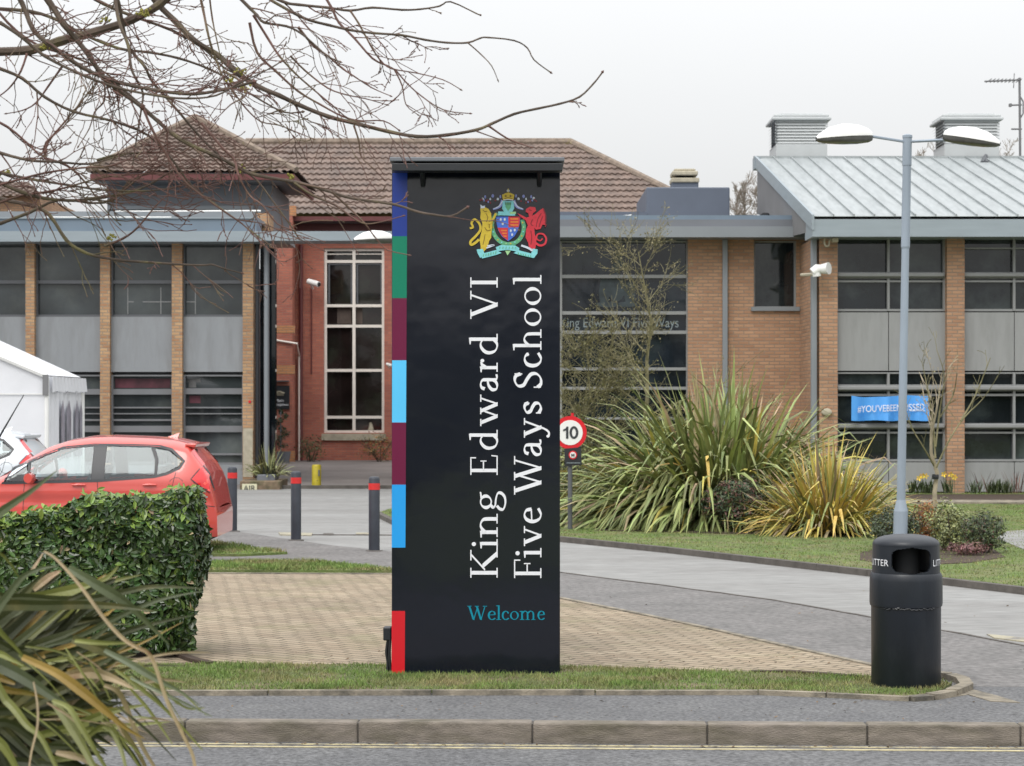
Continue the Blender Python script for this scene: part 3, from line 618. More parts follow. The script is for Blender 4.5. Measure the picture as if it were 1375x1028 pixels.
# wall with the window opening at px 435..516, py 333..581
m = MB()
wx0, wx1, wz0, wz1 = X(435, DR), X(516, DR), Z(581, DR), Z(333, DR); BX0, BX1 = X(362, DR), X(940, DR); z0 = 0.1
m.box(BX0, wx0, DR, DR + 0.35, z0, zr); m.box(wx1, BX1, DR, DR + 0.35, z0, zr); m.box(wx0, wx1, DR, DR + 0.35, wz1, zr); m.box(wx0, wx1, DR, DR + .35, z0, wz0)
m.box(BX0, BX0 + .3, DR + .35, DR + 11, z0, zr); m.box(BX1 - .3, BX1, DR + .35, DR + 11, z0, zr)
m.build('wall', 'red', BR)
m = MB(); m.box(X(360, DR), X(397, DR), DR - 0.9, DR, z0, Z(293, DR), 0); m.build('entrance_pier', 'red', BR)
m = MB(); m.box(X(360, DR - .9) - .002, X(397, DR - .9), DR - 0.905, DR - .7, Z(293, DR), Z(280, DR), 0); m.build('brick_band', 'band', BR)
for a, b in ((437, 447), (490, 502), (605, 626)): m = MB(); m.box(X(362, DR - .9), X(396.2, DR - .9), DR - 0.906, DR - 0.9, Z(b, DR - .9), Z(a, DR - .9), 0); m.build('brick_band', 'band', BR)
w = bpy.data.objects.new('window', None); COL.objects.link(w); w.parent = BR; ORG[w.name] = ORG[BR.name]
m = MB()
for px in (436.5, 475, 514.5): bar(m, px - 2.0, px + 2.0, 333, 581, DR, 0.08, 0.2)
for py in (334.5, 350.5, 410, 437.5, 497, 560, 579.5): bar(m, 438, 513, py - 1.9, py + 1.9, DR, 0.085, 0.195)
bar(m, 438, 513, 340, 341.2, DR, .1, .19)
m.build('frame', 'cream', w)
m = MB(); bar(m, 440.5, 472, 353, 355, DR, .12, .2); bar(m, 478, 512, 353, 355, DR, .12, .2)
for a in (440.3, 470.5, 478.3, 510.5): bar(m, a, a + 2.2, 355, 407, DR, .12, .2)
m.build('sash', 'frame_dark', w)
m = MB(); m.box(wx0, wx1, DR + .22, DR + .25, wz0, wz1); m.build('pane', 'glass_b', w)
m = MB(); bar(m, 478, 486, 413, 434, DR, .205, .215); bar(m, 452, 471, 413, 434, DR, .205, .215); m.build('curtain', 'curtain', w)
m = MB(); m.tube([P(498, 577, DR + .19), P(498, 570, DR + .19), P(497, 567, DR + .19)], [.09, .05, .04], 8); m.build('ornament', 'stone', w, smooth=True)
m = MB(); bar(m, 432, 518, 582, 591, DR, -0.06, 0.1); m.build('sill', 'stone', BR)
m = MB(); m.tube([P(404, 328, DR - .08), P(404, 619, DR - .08)], .06, 8); m.build('downpipe', 'dkred', BR, smooth=True)
m = MB(); m.tube([P(401.5, 478, DR - .12), P(401.5, 618, DR - .12)], .032, 6); m.tube([P(362, 455, DR - .95), P(399, 461, DR - .95), P(402, 478, DR - .12)], .028, 6); m.build('waste_pipe', 'cream', BR, smooth=True)
m = MB(); m.tube([P(418, 386, DR - .03), P(418, 502, DR - .03)], .022, 5); m.build('conduit', 'dkred', BR)
er = DR - 0.6; rz = 67.0
EZ = Z(289, er); RZ = Z(193, rz); xe0, xe1 = X(300, er), X(962, er); xr0, xr1 = X(330, rz), X(767, rz)
m = MB(); tiled(m, (xe0, er, EZ), (xe1, er, EZ), (xr0, rz, RZ), (xr1, rz, RZ), 78, 13)
by = 2 * rz - er; tiled(m, (xe1, er, EZ), (xe1, by, EZ), (xr1, rz, RZ), (xr1, rz + .05, RZ), 60, 13)
m.add([(xe0, er, EZ), (xr0, rz, RZ), (xe0, by, EZ)], [(0, 1, 2)]); m.add([(xe0, by, EZ), (xe1, by, EZ), (xr1, rz, RZ), (xr0, rz, RZ)], [(0, 1, 2, 3)])
rf = m.build('roof', 'tile', BR)
m = MB(); m.tube([(xr0, rz, RZ + .06), (xr1, rz, RZ + .06)], .13, 8); m.tube([(xr1, rz, RZ + .06), (xe1, er, EZ + .06)], .12, 8); m.build('ridge_cap', 'ridge', rf)
m = MB(); m.box(xe0, xe1, er - .05, er + .1, Z(296.5, er), Z(290.5, er)); m.build('gutter', 'dkred', BR)
m = MB(); bar(m, 397, 900, 300, 313, DR, -0.02, 0.0); m.build('eaves_band', 'dkred', BR)
m = MB(); bar(m, 397, 940, 296.5, 300, DR, -0.5, 0.0); m.build('soffit', 'frame_dark', BR)
# -- far left house behind
FL = thing('tiled_house', 'low brick house with brown tiled roof glimpsed beyond the left end of the flat roof', 'building', (X(10, 66), 66, 0), GW)
m = MB(); m.box(X(-260, 66), X(53, 66), 66, 72, 0, Z(262, 66)); m.build('wall', 'tan', FL)
m = MB(); tiled(m, (X(-270, 65.6), 65.6, Z(265, 65.6)), (X(57, 65.6), 65.6, Z(265, 65.6)), (X(-250, 69), 69, Z(245, 69)), (X(38, 69), 69, Z(245, 69)), 36, 8); m.build('roof', 'tile', FL)
# -- link block (hall) with dark glazing and tan brick
DC = 46.0
LK = thing('glazed_hall', 'dark glazed hall with lettered glass band and tan brick wall behind the flax', 'building', (X(920, DC), DC, 0), GW)
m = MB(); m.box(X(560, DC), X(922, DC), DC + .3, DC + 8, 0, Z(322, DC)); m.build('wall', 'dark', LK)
def cwin(px0, px1, rows, gm, mull=()):
    return window(LK, DC, px0, px1, rows, gm=gm, fw=2.2, mull=mull, fm='frame')
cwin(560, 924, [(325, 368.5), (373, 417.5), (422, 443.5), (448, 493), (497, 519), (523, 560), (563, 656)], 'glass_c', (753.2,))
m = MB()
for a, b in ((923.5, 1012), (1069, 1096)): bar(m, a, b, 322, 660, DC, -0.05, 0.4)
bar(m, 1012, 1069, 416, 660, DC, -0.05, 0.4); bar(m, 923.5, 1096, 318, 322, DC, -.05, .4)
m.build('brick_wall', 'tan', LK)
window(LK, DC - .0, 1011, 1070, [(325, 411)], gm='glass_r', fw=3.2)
m = MB(); bar(m, 1008, 1073, 412, 417.5, DC, -0.12, 0.1); m.build('sill', 'grey_metal', LK)
m = MB(); bar(m, 969.5, 976.5, 322, 658, DC, -0.14, -0.052); m.build('downpipe', 'grey_metal', LK, bevel=.015)
m = MB(); bar(m, 540, 1094, 307.5, 321.8, DC, -0.75, 0.3, 0); bar(m, 540, 1092, 298, 307.3, DC, -0.66, .3, 1); bar(m, 540, 1090, 292, 297.8, DC, -0.6, .3, 2); m.build('fascia', ['grey_metal', 'wall_grey', 'blue_metal'], LK)
m = MB(); m.box(X(540, DC), X(1080, DC), DC + .3, DC + 9, Z(297, DC), Z(293.5, DC)); m.build('roof', 'wall_grey', LK)
m = MB(); bar(m, 868, 980, 251, 296, 50, 0, 4); m.build('roof_box', 'slate_box', LK, bevel=.03)
m = MB(); bar(m, 735, 868.3, 284, 296, 49.6, 0, .5); m.build('upstand', 'slate_box', LK)
m = MB(); bar(m, 904, 940, 241, 251, 51, 0.4, 1.0, 1); bar(m, 903, 941, 236, 242.5, 51, .35, 1.05, 0); bar(m, 909, 934, 233, 236, 51, .45, .95, 2); bar(m, 904, 939, 227, 233, 51, .33, 1.07, 0); bar(m, 907, 936, 223.5, 227, 51, .4, 1.0, 0); m.build('roof_cowl', ['stone', 'slate_box', 'dark'], LK, bevel=.03)
m = MB(); m.tube([P(831, 300, 45.6), P(831, 290, 45.6)], .035, 6); m.tube([P(829, 290.5, 45.6), P(848, 289, 45.6)], .02, 6); m.tube([P(1018, 301, 45.8), P(1018, 288, 45.8)], .035, 6); m.build('roof_bracket', 'white', LK)
m = MB(); bar(m, 1022, 1034, 285, 297, 47, 0, .3); bar(m, 985, 1014, 288, 296, 48, 0, .3); m.build('roof_clutter', 'dark', LK, bevel=.05)
m = MB(); text_fit(m, 'King Edward VI Five Ways', X(752.5, DC), X(912, DC), Z(443, DC), Z(426, DC), DC + .16); m.build('glass_lettering', 'glass_text', LK)
# faint etched crest behind the little tree
m = MB()
for cx, cy, rx, ry in ((829, 385, 13, 20), (812, 390, 8, 22), (846, 390, 8, 22), (829, 352, 7, 12), (829, 338, 5, 5), (816, 408, 16, 4), (842, 408, 16, 4)):
    m.add([(X(cx + rx * math.cos(a * .5236) * R.uniform(.8, 1.1), DC), DC + .163 - .0006 * rx, Z(cy + ry * math.sin(a * .5236) * R.uniform(.85, 1.1), DC)) for a in range(12)], [tuple(range(12))])
m.build('etched_crest', mat('etched_film', (0.03, 0.042, 0.048), 0.5, 0.5, 5), LK)
# -- right wing
DW = 43.6
RW = thing('zinc_roof_wing', 'school wing with sloping ribbed zinc roof behind the tall lamp column', 'building', (X(1230, DW), DW, 0), GW)
XE = 1720
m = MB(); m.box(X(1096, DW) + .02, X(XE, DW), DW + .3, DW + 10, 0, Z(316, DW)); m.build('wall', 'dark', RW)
for a, b in ((1099, 1123), (1269.5, 1293), (1440, 1463), (1611, 1634)):
    m = MB(); bar(m, a, b, 317.5, 668, DW, -0.16, 0.3); m.build('brick_pier', 'tan', RW)
for a, b, mu in ((1123, 1269.5, 1193.5), (1293, 1440, 1362.5), (1463, 1611, 1535)):
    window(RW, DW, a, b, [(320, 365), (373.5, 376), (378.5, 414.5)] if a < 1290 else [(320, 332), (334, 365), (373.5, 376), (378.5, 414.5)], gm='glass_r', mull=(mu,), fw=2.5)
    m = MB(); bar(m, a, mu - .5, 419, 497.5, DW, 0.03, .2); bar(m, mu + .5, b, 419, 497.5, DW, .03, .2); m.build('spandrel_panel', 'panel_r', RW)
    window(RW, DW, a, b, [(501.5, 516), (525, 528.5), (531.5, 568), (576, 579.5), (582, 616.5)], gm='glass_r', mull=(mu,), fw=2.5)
    m = MB(); bar(m, a, mu - .5, 620.5, 660, DW, 0.03, .2); bar(m, mu + .5, b, 620.5, 660, DW, .03, .2); m.build('base_panel', 'panel_r', RW)
    m = MB()
    for py in (366, 518, 569): bar(m, a + 1, b - 1, py, py + 5.5, DW, -0.06, 0.044)
    m.build('sun_shade', 'frame', RW, bevel=.02)
m = MB(); m.box(X(1091, DW - .8), X(XE, DW), DW - .8, DW - .7, Z(317.5, DW - .8), Z(290.5, DW - .8)); m.box(X(1091, DW - .8), X(1091, DW - .8) + .08, DW - .7, DW + .3, Z(317.5, DW - .8), Z(290.5, DW - .8)); m.box(X(1091, DW - .8) + .08, X(XE, DW), DW - .7, DW + .3, Z(317, DW - .8), Z(315.5, DW - .8)); m.build('fascia', 'fascia', RW)
m = MB(); bar(m, 1088.5, 1096.5, 318, 664, DW, -.1, .05); m.build('downpipe', 'grey_metal', RW, bevel=.02)
# roof sheet with standing seams: eave at DW-.8, ridge 7.2 m back
ye = DW - .8; yr = DW + 6.4; ze = Z(290, ye); zrd = Z(212, yr)
xa0, xa1 = X(1092, ye), X(1015, yr); sk = xa1 - xa0
L_ = X(XE, DW) - xa0
m = MB()
m.add([(xa0, ye, ze), (xa0 + L_, ye, ze), (xa1 + L_, yr, zrd), (xa1, yr, zrd), (xa0, ye, ze - .06), (xa0 + L_, ye, ze - .06), (xa1 + L_, yr, zrd - .06), (xa1, yr, zrd - .06)], [(0, 1, 2, 3), (7, 6, 5, 4), (4, 0, 3, 7), (0, 4, 5, 1)])
xs_ = 0.42
while xs_ < L_:
    n = Vector((0, -(zrd - ze), yr - ye)).normalized()
    a = Vector((xa0 + xs_, ye, ze)); b = Vector((xa1 + xs_, yr, zrd)); u = Vector((.012, 0, 0)); h = n * .045
    m.add([a - u, a + u, b + u, b - u, a - u + h, a + u + h, b + u + h, b - u + h], [(4, 5, 6, 7), (0, 4, 7, 3), (1, 2, 6, 5), (0, 1, 5, 4)])
    xs_ += 0.42
m.box(xa1 - .05, xa1 + L_, yr - .02, yr + .12, zrd - .02, zrd + .05)
rf = m.build('roof', 'zinc', RW)
m = MB(); gx = lambda y: xa0 + (xa1 - xa0) * (y - ye) / (yr - ye) + .03
m.add([(gx(ye), ye, ze - .06), (gx(yr), yr, zrd - .06), (gx(yr), yr, 5.6), (gx(46.2), 46.2, 5.6), (gx(ye), ye, ze - .3)], [(0, 1, 2, 3, 4)]); m.build('gable_wall', 'gable', RW)
m = MB(); m.box(X(1095.3, DW), X(1099, DW) + .2, DW + .06, DC + .2, 0, Z(318, DW)); m.build('return_wall', 'tan', RW)
m = MB(); m.add([(xa0 - .03, ye - .02, ze + .03), (xa1 - .03, yr, zrd + .05), (xa1 - .03, yr, zrd - .22), (xa0 - .03, ye - .02, ze - .28), (xa0 + .02, ye - .02, ze + .03), (xa1 + .02, yr, zrd + .05), (xa1 + .02, yr, zrd - .22), (xa0 + .02, ye - .02, ze - .28)], [(0, 1, 2, 3), (0, 4, 5, 1), (3, 2, 6, 7), (0, 3, 7, 4)])
bar(m, 1012.5, 1021, 211, 227, yr, -.1, .3); m.build('verge_trim', 'fascia', RW)
for i, (a, b) in enumerate(((1040, 1113), (1266, 1344), (1493, 1570))):
    y = yr + .2; v = bpy.data.objects.new('roof_ventilator', None); COL.objects.link(v); v.parent = RW; ORG[v.name] = ORG[RW.name]
    m = MB(); x0, x1 = X(a, y), X(b, y); m.box(x0 + .04, x1 - .04, y, y + 1.3, zrd - .3, Z(193, y)); m.box(x0 + .07, x1 - .07, y + .08, y + 1.2, Z(193, y), Z(160, y), 0); m.build('casing', 'vent', v)
    m = MB(); q = 192.0
    while q > 162:
        zz = Z(q, y); m.add([(x0 + .02, y + .03, zz - .0), (x1 - .02, y + .03, zz - .0), (x1 - .02, y + .065, zz + .062), (x0 + .02, y + .065, zz + .062)], [(0, 1, 2, 3)])
        m.add([(x0 - .0, y - .02, zz), (x0 + .08, y + .02, zz + .07), (x0 + .08, y + 1.25, zz + .07), (x0, y + 1.3, zz)], [(0, 1, 2, 3)]); q -= 4.1
    m.build('louvre', 'vent', v)
    m = MB(); o_ = .055
    for (e, za, zb) in ((o_, Z(161, y), Z(157, y)), (o_ - .05, Z(157, y), Z(153, y)), (-.12, Z(153, y), Z(150.5, y))):
        m.box(x0 - e, x1 + e, y - e, y + 1.3 + e, za, zb)
    m.build('cap', 'vent', v, bevel=.03)
m = MB()
for a in (1322,): m.tube([P(a, 212, yr - .1), P(a + 3, 219, yr - .6)], .06, 6); m.tube([P(a - 3, 218, yr - .6), P(a + 2, 209, yr)], .05, 6)
m.build('roof_hook', 'frame_dark', RW)
# aerial
AD = 52.0
A = thing('tv_aerial', 'thin metal television aerial mast rising above the zinc roof ridge', 'aerial', P(1369, 215, AD))
m = MB(); m.tube([P(1370, 232, AD), P(1369, 104, AD)], .03, 6); m.build('mast', 'gable', A)
m = MB(); m.tube([P(1322, 109, AD), P(1371, 107, AD)], .022, 5)
for px in range(1328, 1370, 5): m.tube([P(px, 108, AD) - Vector((0, .3, 0)), P(px, 108, AD) + Vector((0, .3, 0))], .01, 4)
m.tube([P(1356, 141, AD), P(1372, 140.5, AD)], .022, 5); m.tube([P(1358, 173, AD), P(1372, 173, AD)], .022, 5); m.box(X(1355, AD), X(1358, AD), AD - .06, AD + .06, Z(143, AD), Z(139, AD))
m.tube([P(1361, 118, AD), P(1362, 98, AD)], .012, 4); m.tube([P(1369, 128, AD), P(1374, 136, AD), P(1374, 152, AD), P(1369, 160, AD)], .02, 5)
m.build('antenna_array', 'gable', A)
# cameras and wall lamp
def cctv(px, py, D, label, flip=1, sc_=1.0):
    t = thing('security_camera', label, 'camera', P(px, py, D), 'security cameras on the walls')
    m = MB(); s = 0.14 * sc_; c = P(px, py, D)
    m.tube([c + Vector((-s * 1.6 * flip, -.1, s * .5)), c + Vector((s * 1.5 * flip, -.3, -s * .5))], [s * .8, s * .85], 10); m.build('housing', 'white', t, smooth=True)
    m = MB(); m.tube([c + Vector((s * 1.45 * flip, -.29, -s * .48)), c + Vector((s * 1.6 * flip, -.31, -s * .55))], [s * .6, s * .6], 10); m.build('lens', 'black', t, smooth=True)
    m = MB(); m.tube([c + Vector((-s * .6 * flip, 0.1, -s * 1.4)), c + Vector((-s * .6 * flip, -.12, -s * .6))], s * .4, 8); m.build('bracket', 'white', t, smooth=True)
    return t
cctv(422, 380, DR - .35, 'white bullet security camera on the red brick wall left of the tall cream window', 1, .75)
cctv(524, 490, DR - .35, 'small white security camera right of the tall cream window beside the sign edge', 1, .4)
t = thing('security_camera', 'white twin headed security camera on the downpipe at the corner of the zinc roofed wing', 'camera', P(1100, 364, DW - .4), 'security cameras on the walls')
m = MB(); D_ = DW - .5; m.tube([P(1091, 366, D_), P(1098, 361, D_), P(1104, 360, D_)], [.10, .11, .08], 10); m.tube([P(1103, 361, D_), P(1113, 360, D_ - .1)], [.10, .13], 10); m.tube([P(1096, 361, D_), P(1097, 371, D_)], [.09, .09], 10); m.build('housing', 'white', t, smooth=True)
m = MB(); m.tube([P(1076, 369, DW), P(1093, 368, D_)], .035, 6); m.tube([P(1100, 362, D_), P(1100, 362, DW)], .04, 6); m.build('bracket', 'stone', t)
t = thing('wall_lamp', 'small pale floodlight with looped cable under the zinc roof eave', 'lamp', P(1113, 322, DW - .5))
m = MB(); m.box(X(1117, D_), X(1125, D_), D_ - .1, D_ + .1, Z(325, D_), Z(319, D_)); m.build('lamp_head', 'stone', t, bevel=.02)
m = MB(); m.tube(smoothpts([P(1118, 320, D_), P(1114, 323, D_), P(1113, 329, D_), P(1109, 330, D_), P(1107, 325, D_), P(1108, 319, D_)]), .02, 5); m.build('cable', 'stone', t)
t = thing('bulkhead_lamp', 'pale oval wall light low on the brick pier left of the banner', 'lamp', P(1110, 553, DW - .2))
m = MB(); c_ = P(1110, 553, DW - .18); n = 20
vs = [(c_.x + a_ * math.cos(6.2832 * k / n), c_.y - d_, c_.z + b_ * math.sin(6.2832 * k / n)) for a_, b_, d_ in ((.11, .08, 0), (.10, .07, .06), (.06, .04, .08)) for k in range(n)]
m.add(vs, [(i * n + k, i * n + (k + 1) % n, (i + 1) * n + (k + 1) % n, (i + 1) * n + k) for i in range(2) for k in range(n)] + [tuple(range(2 * n, 3 * n))]); m.build('diffuser', 'stone', t, smooth=True)
# banner
def wav(px): return .03 * math.sin(px * .11) + .02 * math.sin(px * .31)
t = thing('banner', 'sky blue cloth banner with white lettering hung on the grey window rails', 'banner', P(1195, 547, DW - .2))
m = MB(); n = 30; DB = DW - .22
vs = []; fs = []
for j in range(7):
    for i in range(n + 1):
        px = 1143.5 + 103 * i / n; sag = 2.2 * math.sin(math.pi * min(1, max(0, (px - 1146) / 52))) * (1 - j / 6) if px < 1198 else 0
        py = 531 + (564.5 - 531) * j / 6 + sag + .6 * math.sin(i * .5)
        vs.append((X(px, DB), DB + wav(px) * (1 + .3 * j), Z(py, DB)))
for j in range(6):
    for i in range(n): a = j * (n + 1) + i; fs.append((a, a + 1, a + n + 2, a + n + 1))
m.add(vs, fs); m.build('cloth', 'banner', t, smooth=True)
m = MB()
def curvef(x, z):
    px = x * F / DB + CX; u = (px - 1151) / 90; dz = -.012 * 1 + .05 * (u - .5) + 0.0
    return (x, DB + wav(px) * 1.3 - .06, z + dz)
text_fit(m, "#YOU'VEBEENMISSED", X(1151, DB), X(1240, DB), Z(552, DB), Z(542, DB), 0, fn=curvef)
text_fit(m, "WELCOME BACK", X(1221, DB), X(1241, DB), Z(556, DB), Z(554, DB), 0, fn=curvef) if False else None
m.box(X(1221, DB), X(1241, DB), DB - .07, DB - .068, Z(551.6, DB), Z(550.8, DB))
m.build('lettering', 's_white', t)
# door sign 'Main Reception'
t = thing('reception_sign', 'small black wall sign with pale crest reading Main Reception on red brick', 'sign', P(375, 533, DR - 1))
DS = DR - .95
m = MB(); bar(m, 363, 388.5, 517.5, 549, DS, 0, .05); m.build('board', 'black', t)
m = MB()
for a in range(3): m.tube([P(371 + a * 4, 527 - (a == 1) * 2, DS - .01), P(371 + a * 4, 528 - (a == 1) * 2, DS - .012)], .08, 7)
bar(m, 369, 381, 526, 531, DS, -.015, -.005)
m.build('crest', 'stone', t)
m = MB(); text_fit(m, 'Main', X(370, DS), X(381, DS), Z(539.5, DS), Z(535.5, DS), DS - .012); text_fit(m, 'Reception', X(365.5, DS), X(387, DS), Z(545.5, DS), Z(541, DS), DS - .012); m.build('lettering', 's_white', t)
m = MB(); bar(m, 363, 388, 510.5, 512, DS, -.08, .05); m.build('lamp_rail', 'frame_dark', t)
# planter wall, plate
t = thing('planter_wall', 'low weathered brick planter wall at the foot of the last buff pier', 'planter', P(345, 655, 47.6))
m = MB(); bar(m, 322, 376, 645.5, 659.5, 46.8, 0, 1.6); m.build('wall', mat('mossy_brick', (0.21, 0.15, 0.10), 0.9, 0.3, 9, 0.01, 30, col2=(0.12, 0.11, 0.06), c2scale=4), t, bevel=.02)
m = MB(); bar(m, 345, 369, 637, 646, 47.2, 0, .8); m.build('trough', 'wall_grey', t, bevel=.02)
t = thing('marker_plate', 'small cream plate lettered AIR at the left end of the low planter wall', 'sign', P(334, 655, 46.5))
m = MB(); bar(m, 325, 345, 649.5, 660.5, 46.7, 0, .03); m.build('plate', 'plate', t)
m = MB(); text_fit(m, 'AIR', X(327, 46.7), X(343, 46.7), Z(659, 46.7), Z(651.5, 46.7), 46.69); m.build('lettering', 'dial', t)
# ------------------------------------------------------------------ SIGN
DS = 14.6
SG = thing('welcome_sign', 'tall glossy black school sign with coloured edge strip, crest and vertical white lettering', 'sign', (X(640, DS), DS, 0))
m = MB(); m.box(X(526, DS), X(752, DS), DS, DS + .22, Z(907, DS), Z(222, DS)); m.build('panel', 'sign_black', SG, bevel=.004)
yb = [232, 317, 400, 483.5, 567, 650.5, 735, 820, 904.5]
cols = ['s_blue', 's_green', 's_maroon', 's_sky', 's_maroon', 's_azure', None, 's_red']
for i, c in enumerate(cols):
    if c:
        k0 = 527 - 1.2 * (yb[i] - 232) / 673; k1 = 547 - 3.5 * (yb[i] - 232) / 673; k2 = 547 - 3.5 * (yb[i + 1] - 232) / 673; k3 = 527 - 1.2 * (yb[i + 1] - 232) / 673
        m = MB(); y = DS - .0025
        m.add([(X(k3, DS), y, Z(yb[i + 1], DS)), (X(k2, DS), y, Z(yb[i + 1], DS)), (X(k1, DS), y, Z(yb[i], DS)), (X(k0, DS), y, Z(yb[i], DS))], [(0, 1, 2, 3)])
        o = m.build('colour_block', c, SG); o['label'] = {'s_blue': 'dark blue block at the top of the strip', 's_green': 'green block below the dark blue one', 's_sky': 'pale sky blue block between two maroon ones', 's_azure': 'bright azure block below the lower maroon one', 's_red': 'red block at the foot of the strip'}.get(c, 'upper maroon block' if i == 2 else 'lower maroon block')
m = MB(); m.box(X(525.5, DS - .05), X(757, DS - .05), DS - .26, DS + .24, Z(222, DS - .0), Z(216.5, DS)); m.build('hood', 'wall_grey', SG, bevel=.006)
m = MB(); m.box(X(527, DS - .2), X(755, DS - .2), DS - .27, DS - .14, Z(230.5, DS - .2), Z(220.5, DS - .2)); m.build('light_trough', 'black', SG, bevel=.004)
for px in (568, 724):
    m = MB(); m.tube([(X(px, DS), DS - .005, Z(248, DS)), (X(px, DS), DS - .16, Z(229, DS))], .018, 6); m.box(X(px - 3, DS), X(px + 3, DS), DS - .01, DS, Z(251, DS), Z(245, DS)); m.build('bracket_arm', 'black', SG)
m = MB()
line1 = [('K', 776.6, 736.5), ('i', 735.5, 723.5), ('n', 722, 688), ('g', 686, 658), ('E', 638.5, 610), ('d', 605, 575.5), ('w', 572, 529.5), ('a', 526, 501.5), ('r', 500, 480), ('d', 477, 446.5), ('V', 428, 390), ('I', 387, 371)]
line2 = [('F', 777, 749.5), ('i', 748, 735.5), ('v', 733, 706), ('e', 703.5, 680), ('W', 664, 612), ('a', 613, 589), ('y', 587.5, 561), ('s', 557, 537.5), ('S', 522.5, 497.5), ('c', 494.5, 472), ('h', 470.5, 440.5), ('o', 438.5, 412.5), ('o', 410.5, 384), ('l', 381, 369)]
for base, ln in ((668.3, line1), (727.0, line2)):
    for ch, a, b in ln:
        w = GL[ch][0]
        glyph(m, ch, a, b, lambda gx, gy, l, base=base: (X(base - gy * 36.8 - (776 - gx) * 0.000, DS), DS - .002 - l, Z(gx, DS)))
m.build('name_lettering', 's_white', SG)
m = MB(); xcur = 627.5; tot = 0
wl = [('W', 1.46), ('e', .66), ('l', .36), ('c', .60), ('o', .72), ('m', 1.28), ('e', .62)]; tot = sum(b for a, b in wl)
for ch, w in wl:
    e = xcur + w / tot * 105
    glyph(m, ch, xcur, e - .3, lambda gx, gy, l: (X(gx, DS), DS - .002 - l, Z(832 - gy * 18.8, DS))); xcur = e
m.build('welcome_lettering', 's_teal', SG)
# crest
CR = ['c_gold', 'c_goldd', 'c_red', 'c_redd', 'c_blue', 'c_green', 'c_lgreen', 'c_cyan', 'c_orange', 'c_ink', 'c_lav', 'c_pale']
ci = {k: i for i, k in enumerate(CR)}
m = MB(); lift = [0.002]
def cpoly(pts, c, dz=.0004):      # crest coordinates: the 1199x1028 enlargement of px 610..750, 240..360
    lift[0] += dz; y = DS - lift[0]
    m.add([(X(610 + a * .11676, DS), y, Z(240 + b * .11676, DS)) for a, b in pts], [tuple(range(len(pts)))], ci[c])
def cline(pts, w, c, k=5):
    lift[0] += .0004; y = DS - lift[0]
    p = smoothpts([(a, b, 0) for a, b in pts], k); ws = w if hasattr(w, '__len__') else (w, w)
    A = []; Bq = []
    for i, q in enumerate(p):
        t = (p[min(i + 1, len(p) - 1)] - p[max(i - 1, 0)]).normalized(); nrm = Vector((-t.y, t.x, 0)); ww = ws[0] + (ws[1] - ws[0]) * i / (len(p) - 1)
        A.append(q + nrm * ww / 2); Bq.append(q - nrm * ww / 2)
    n = len(A); m.add([(X(610 + a.x * .11676, DS), y, Z(240 + a.y * .11676, DS)) for a in A + Bq], [(i, i + 1, n + i + 1, n + i) for i in range(n - 1)], ci[c])
def cdot(x, y_, r, c, n=10, ry=None): cpoly([(x + r * math.cos(6.283 * k / n), y_ + (ry or r) * math.sin(6.283 * k / n)) for k in range(n)], c)
# mantling
for sx in (1, -1):
    for i in range(9):
        a = 620 + sx * (90 + i * 29); b = 200 + (i % 3) * 26; cdot(a, b + R.uniform(-8, 8), 11 + (i % 2) * 5, ('c_lav', 'c_pale', 'c_redd')[i % 3], 6, 22 - (i % 3) * 6)
    for i in range(5): cdot(620 + sx * (205 + i * 24), 275 - i * 9, 9, ('c_redd', 'c_lav')[i % 2], 6, 15)
    cline([(620 + sx * 60, 250), (620 + sx * 100, 320), (620 + sx * 175, 352)], (44, 16), 'c_lav'); cline([(620 + sx * 62, 252), (620 + sx * 108, 318), (620 + sx * 170, 346)], (14, 8), 'c_pale')
cpoly([(560, 255), (680, 255), (690, 340), (660, 395), (580, 395), (550, 340)], 'c_cyan'); cpoly([(585, 275), (655, 275), (650, 330), (620, 372), (590, 330)], 'c_green')
for i in range(4): cline([(585 + i * 22, 262), (588 + i * 20, 300)], 6, 'c_ink')
# crown
cpoly([(560, 245), (680, 245), (690, 185), (650, 165), (620, 158), (590, 165), (550, 185)], 'c_gold'); cline([(575, 232), (620, 218), (668, 232)], 8, 'c_goldd'); cdot(592, 200, 12, 'c_goldd'); cdot(646, 200, 12, 'c_goldd'); cline([(565, 247), (620, 240), (676, 247)], 9, 'c_pale')
cdot(620, 140, 17, 'c_pale'); cline([(620, 115), (620, 165)], 9, 'c_gold')
# wreath
th = [(-2.2 + i * .2) for i in range(0, 23)]
cline([(500, 405), (445, 460), (435, 560), (470, 660), (540, 730), (620, 755)], (46, 46), 'c_green'); cline([(780, 470), (800, 560), (775, 660), (710, 730), (620, 755)], (46, 46), 'c_green')
cline([(505, 400), (560, 400), (700, 405)], 44, 'c_cyan'); cline([(640, 395), (710, 392)], 26, 'c_lgreen')
for i in range(14):
    a = math.radians(200 - i * 17); cdot(620 + 178 * math.cos(a), 570 + 178 * math.sin(a) * 1.0 + 0, 10, ('c_lgreen', 'c_gold', 'c_cyan')[i % 3], 6)
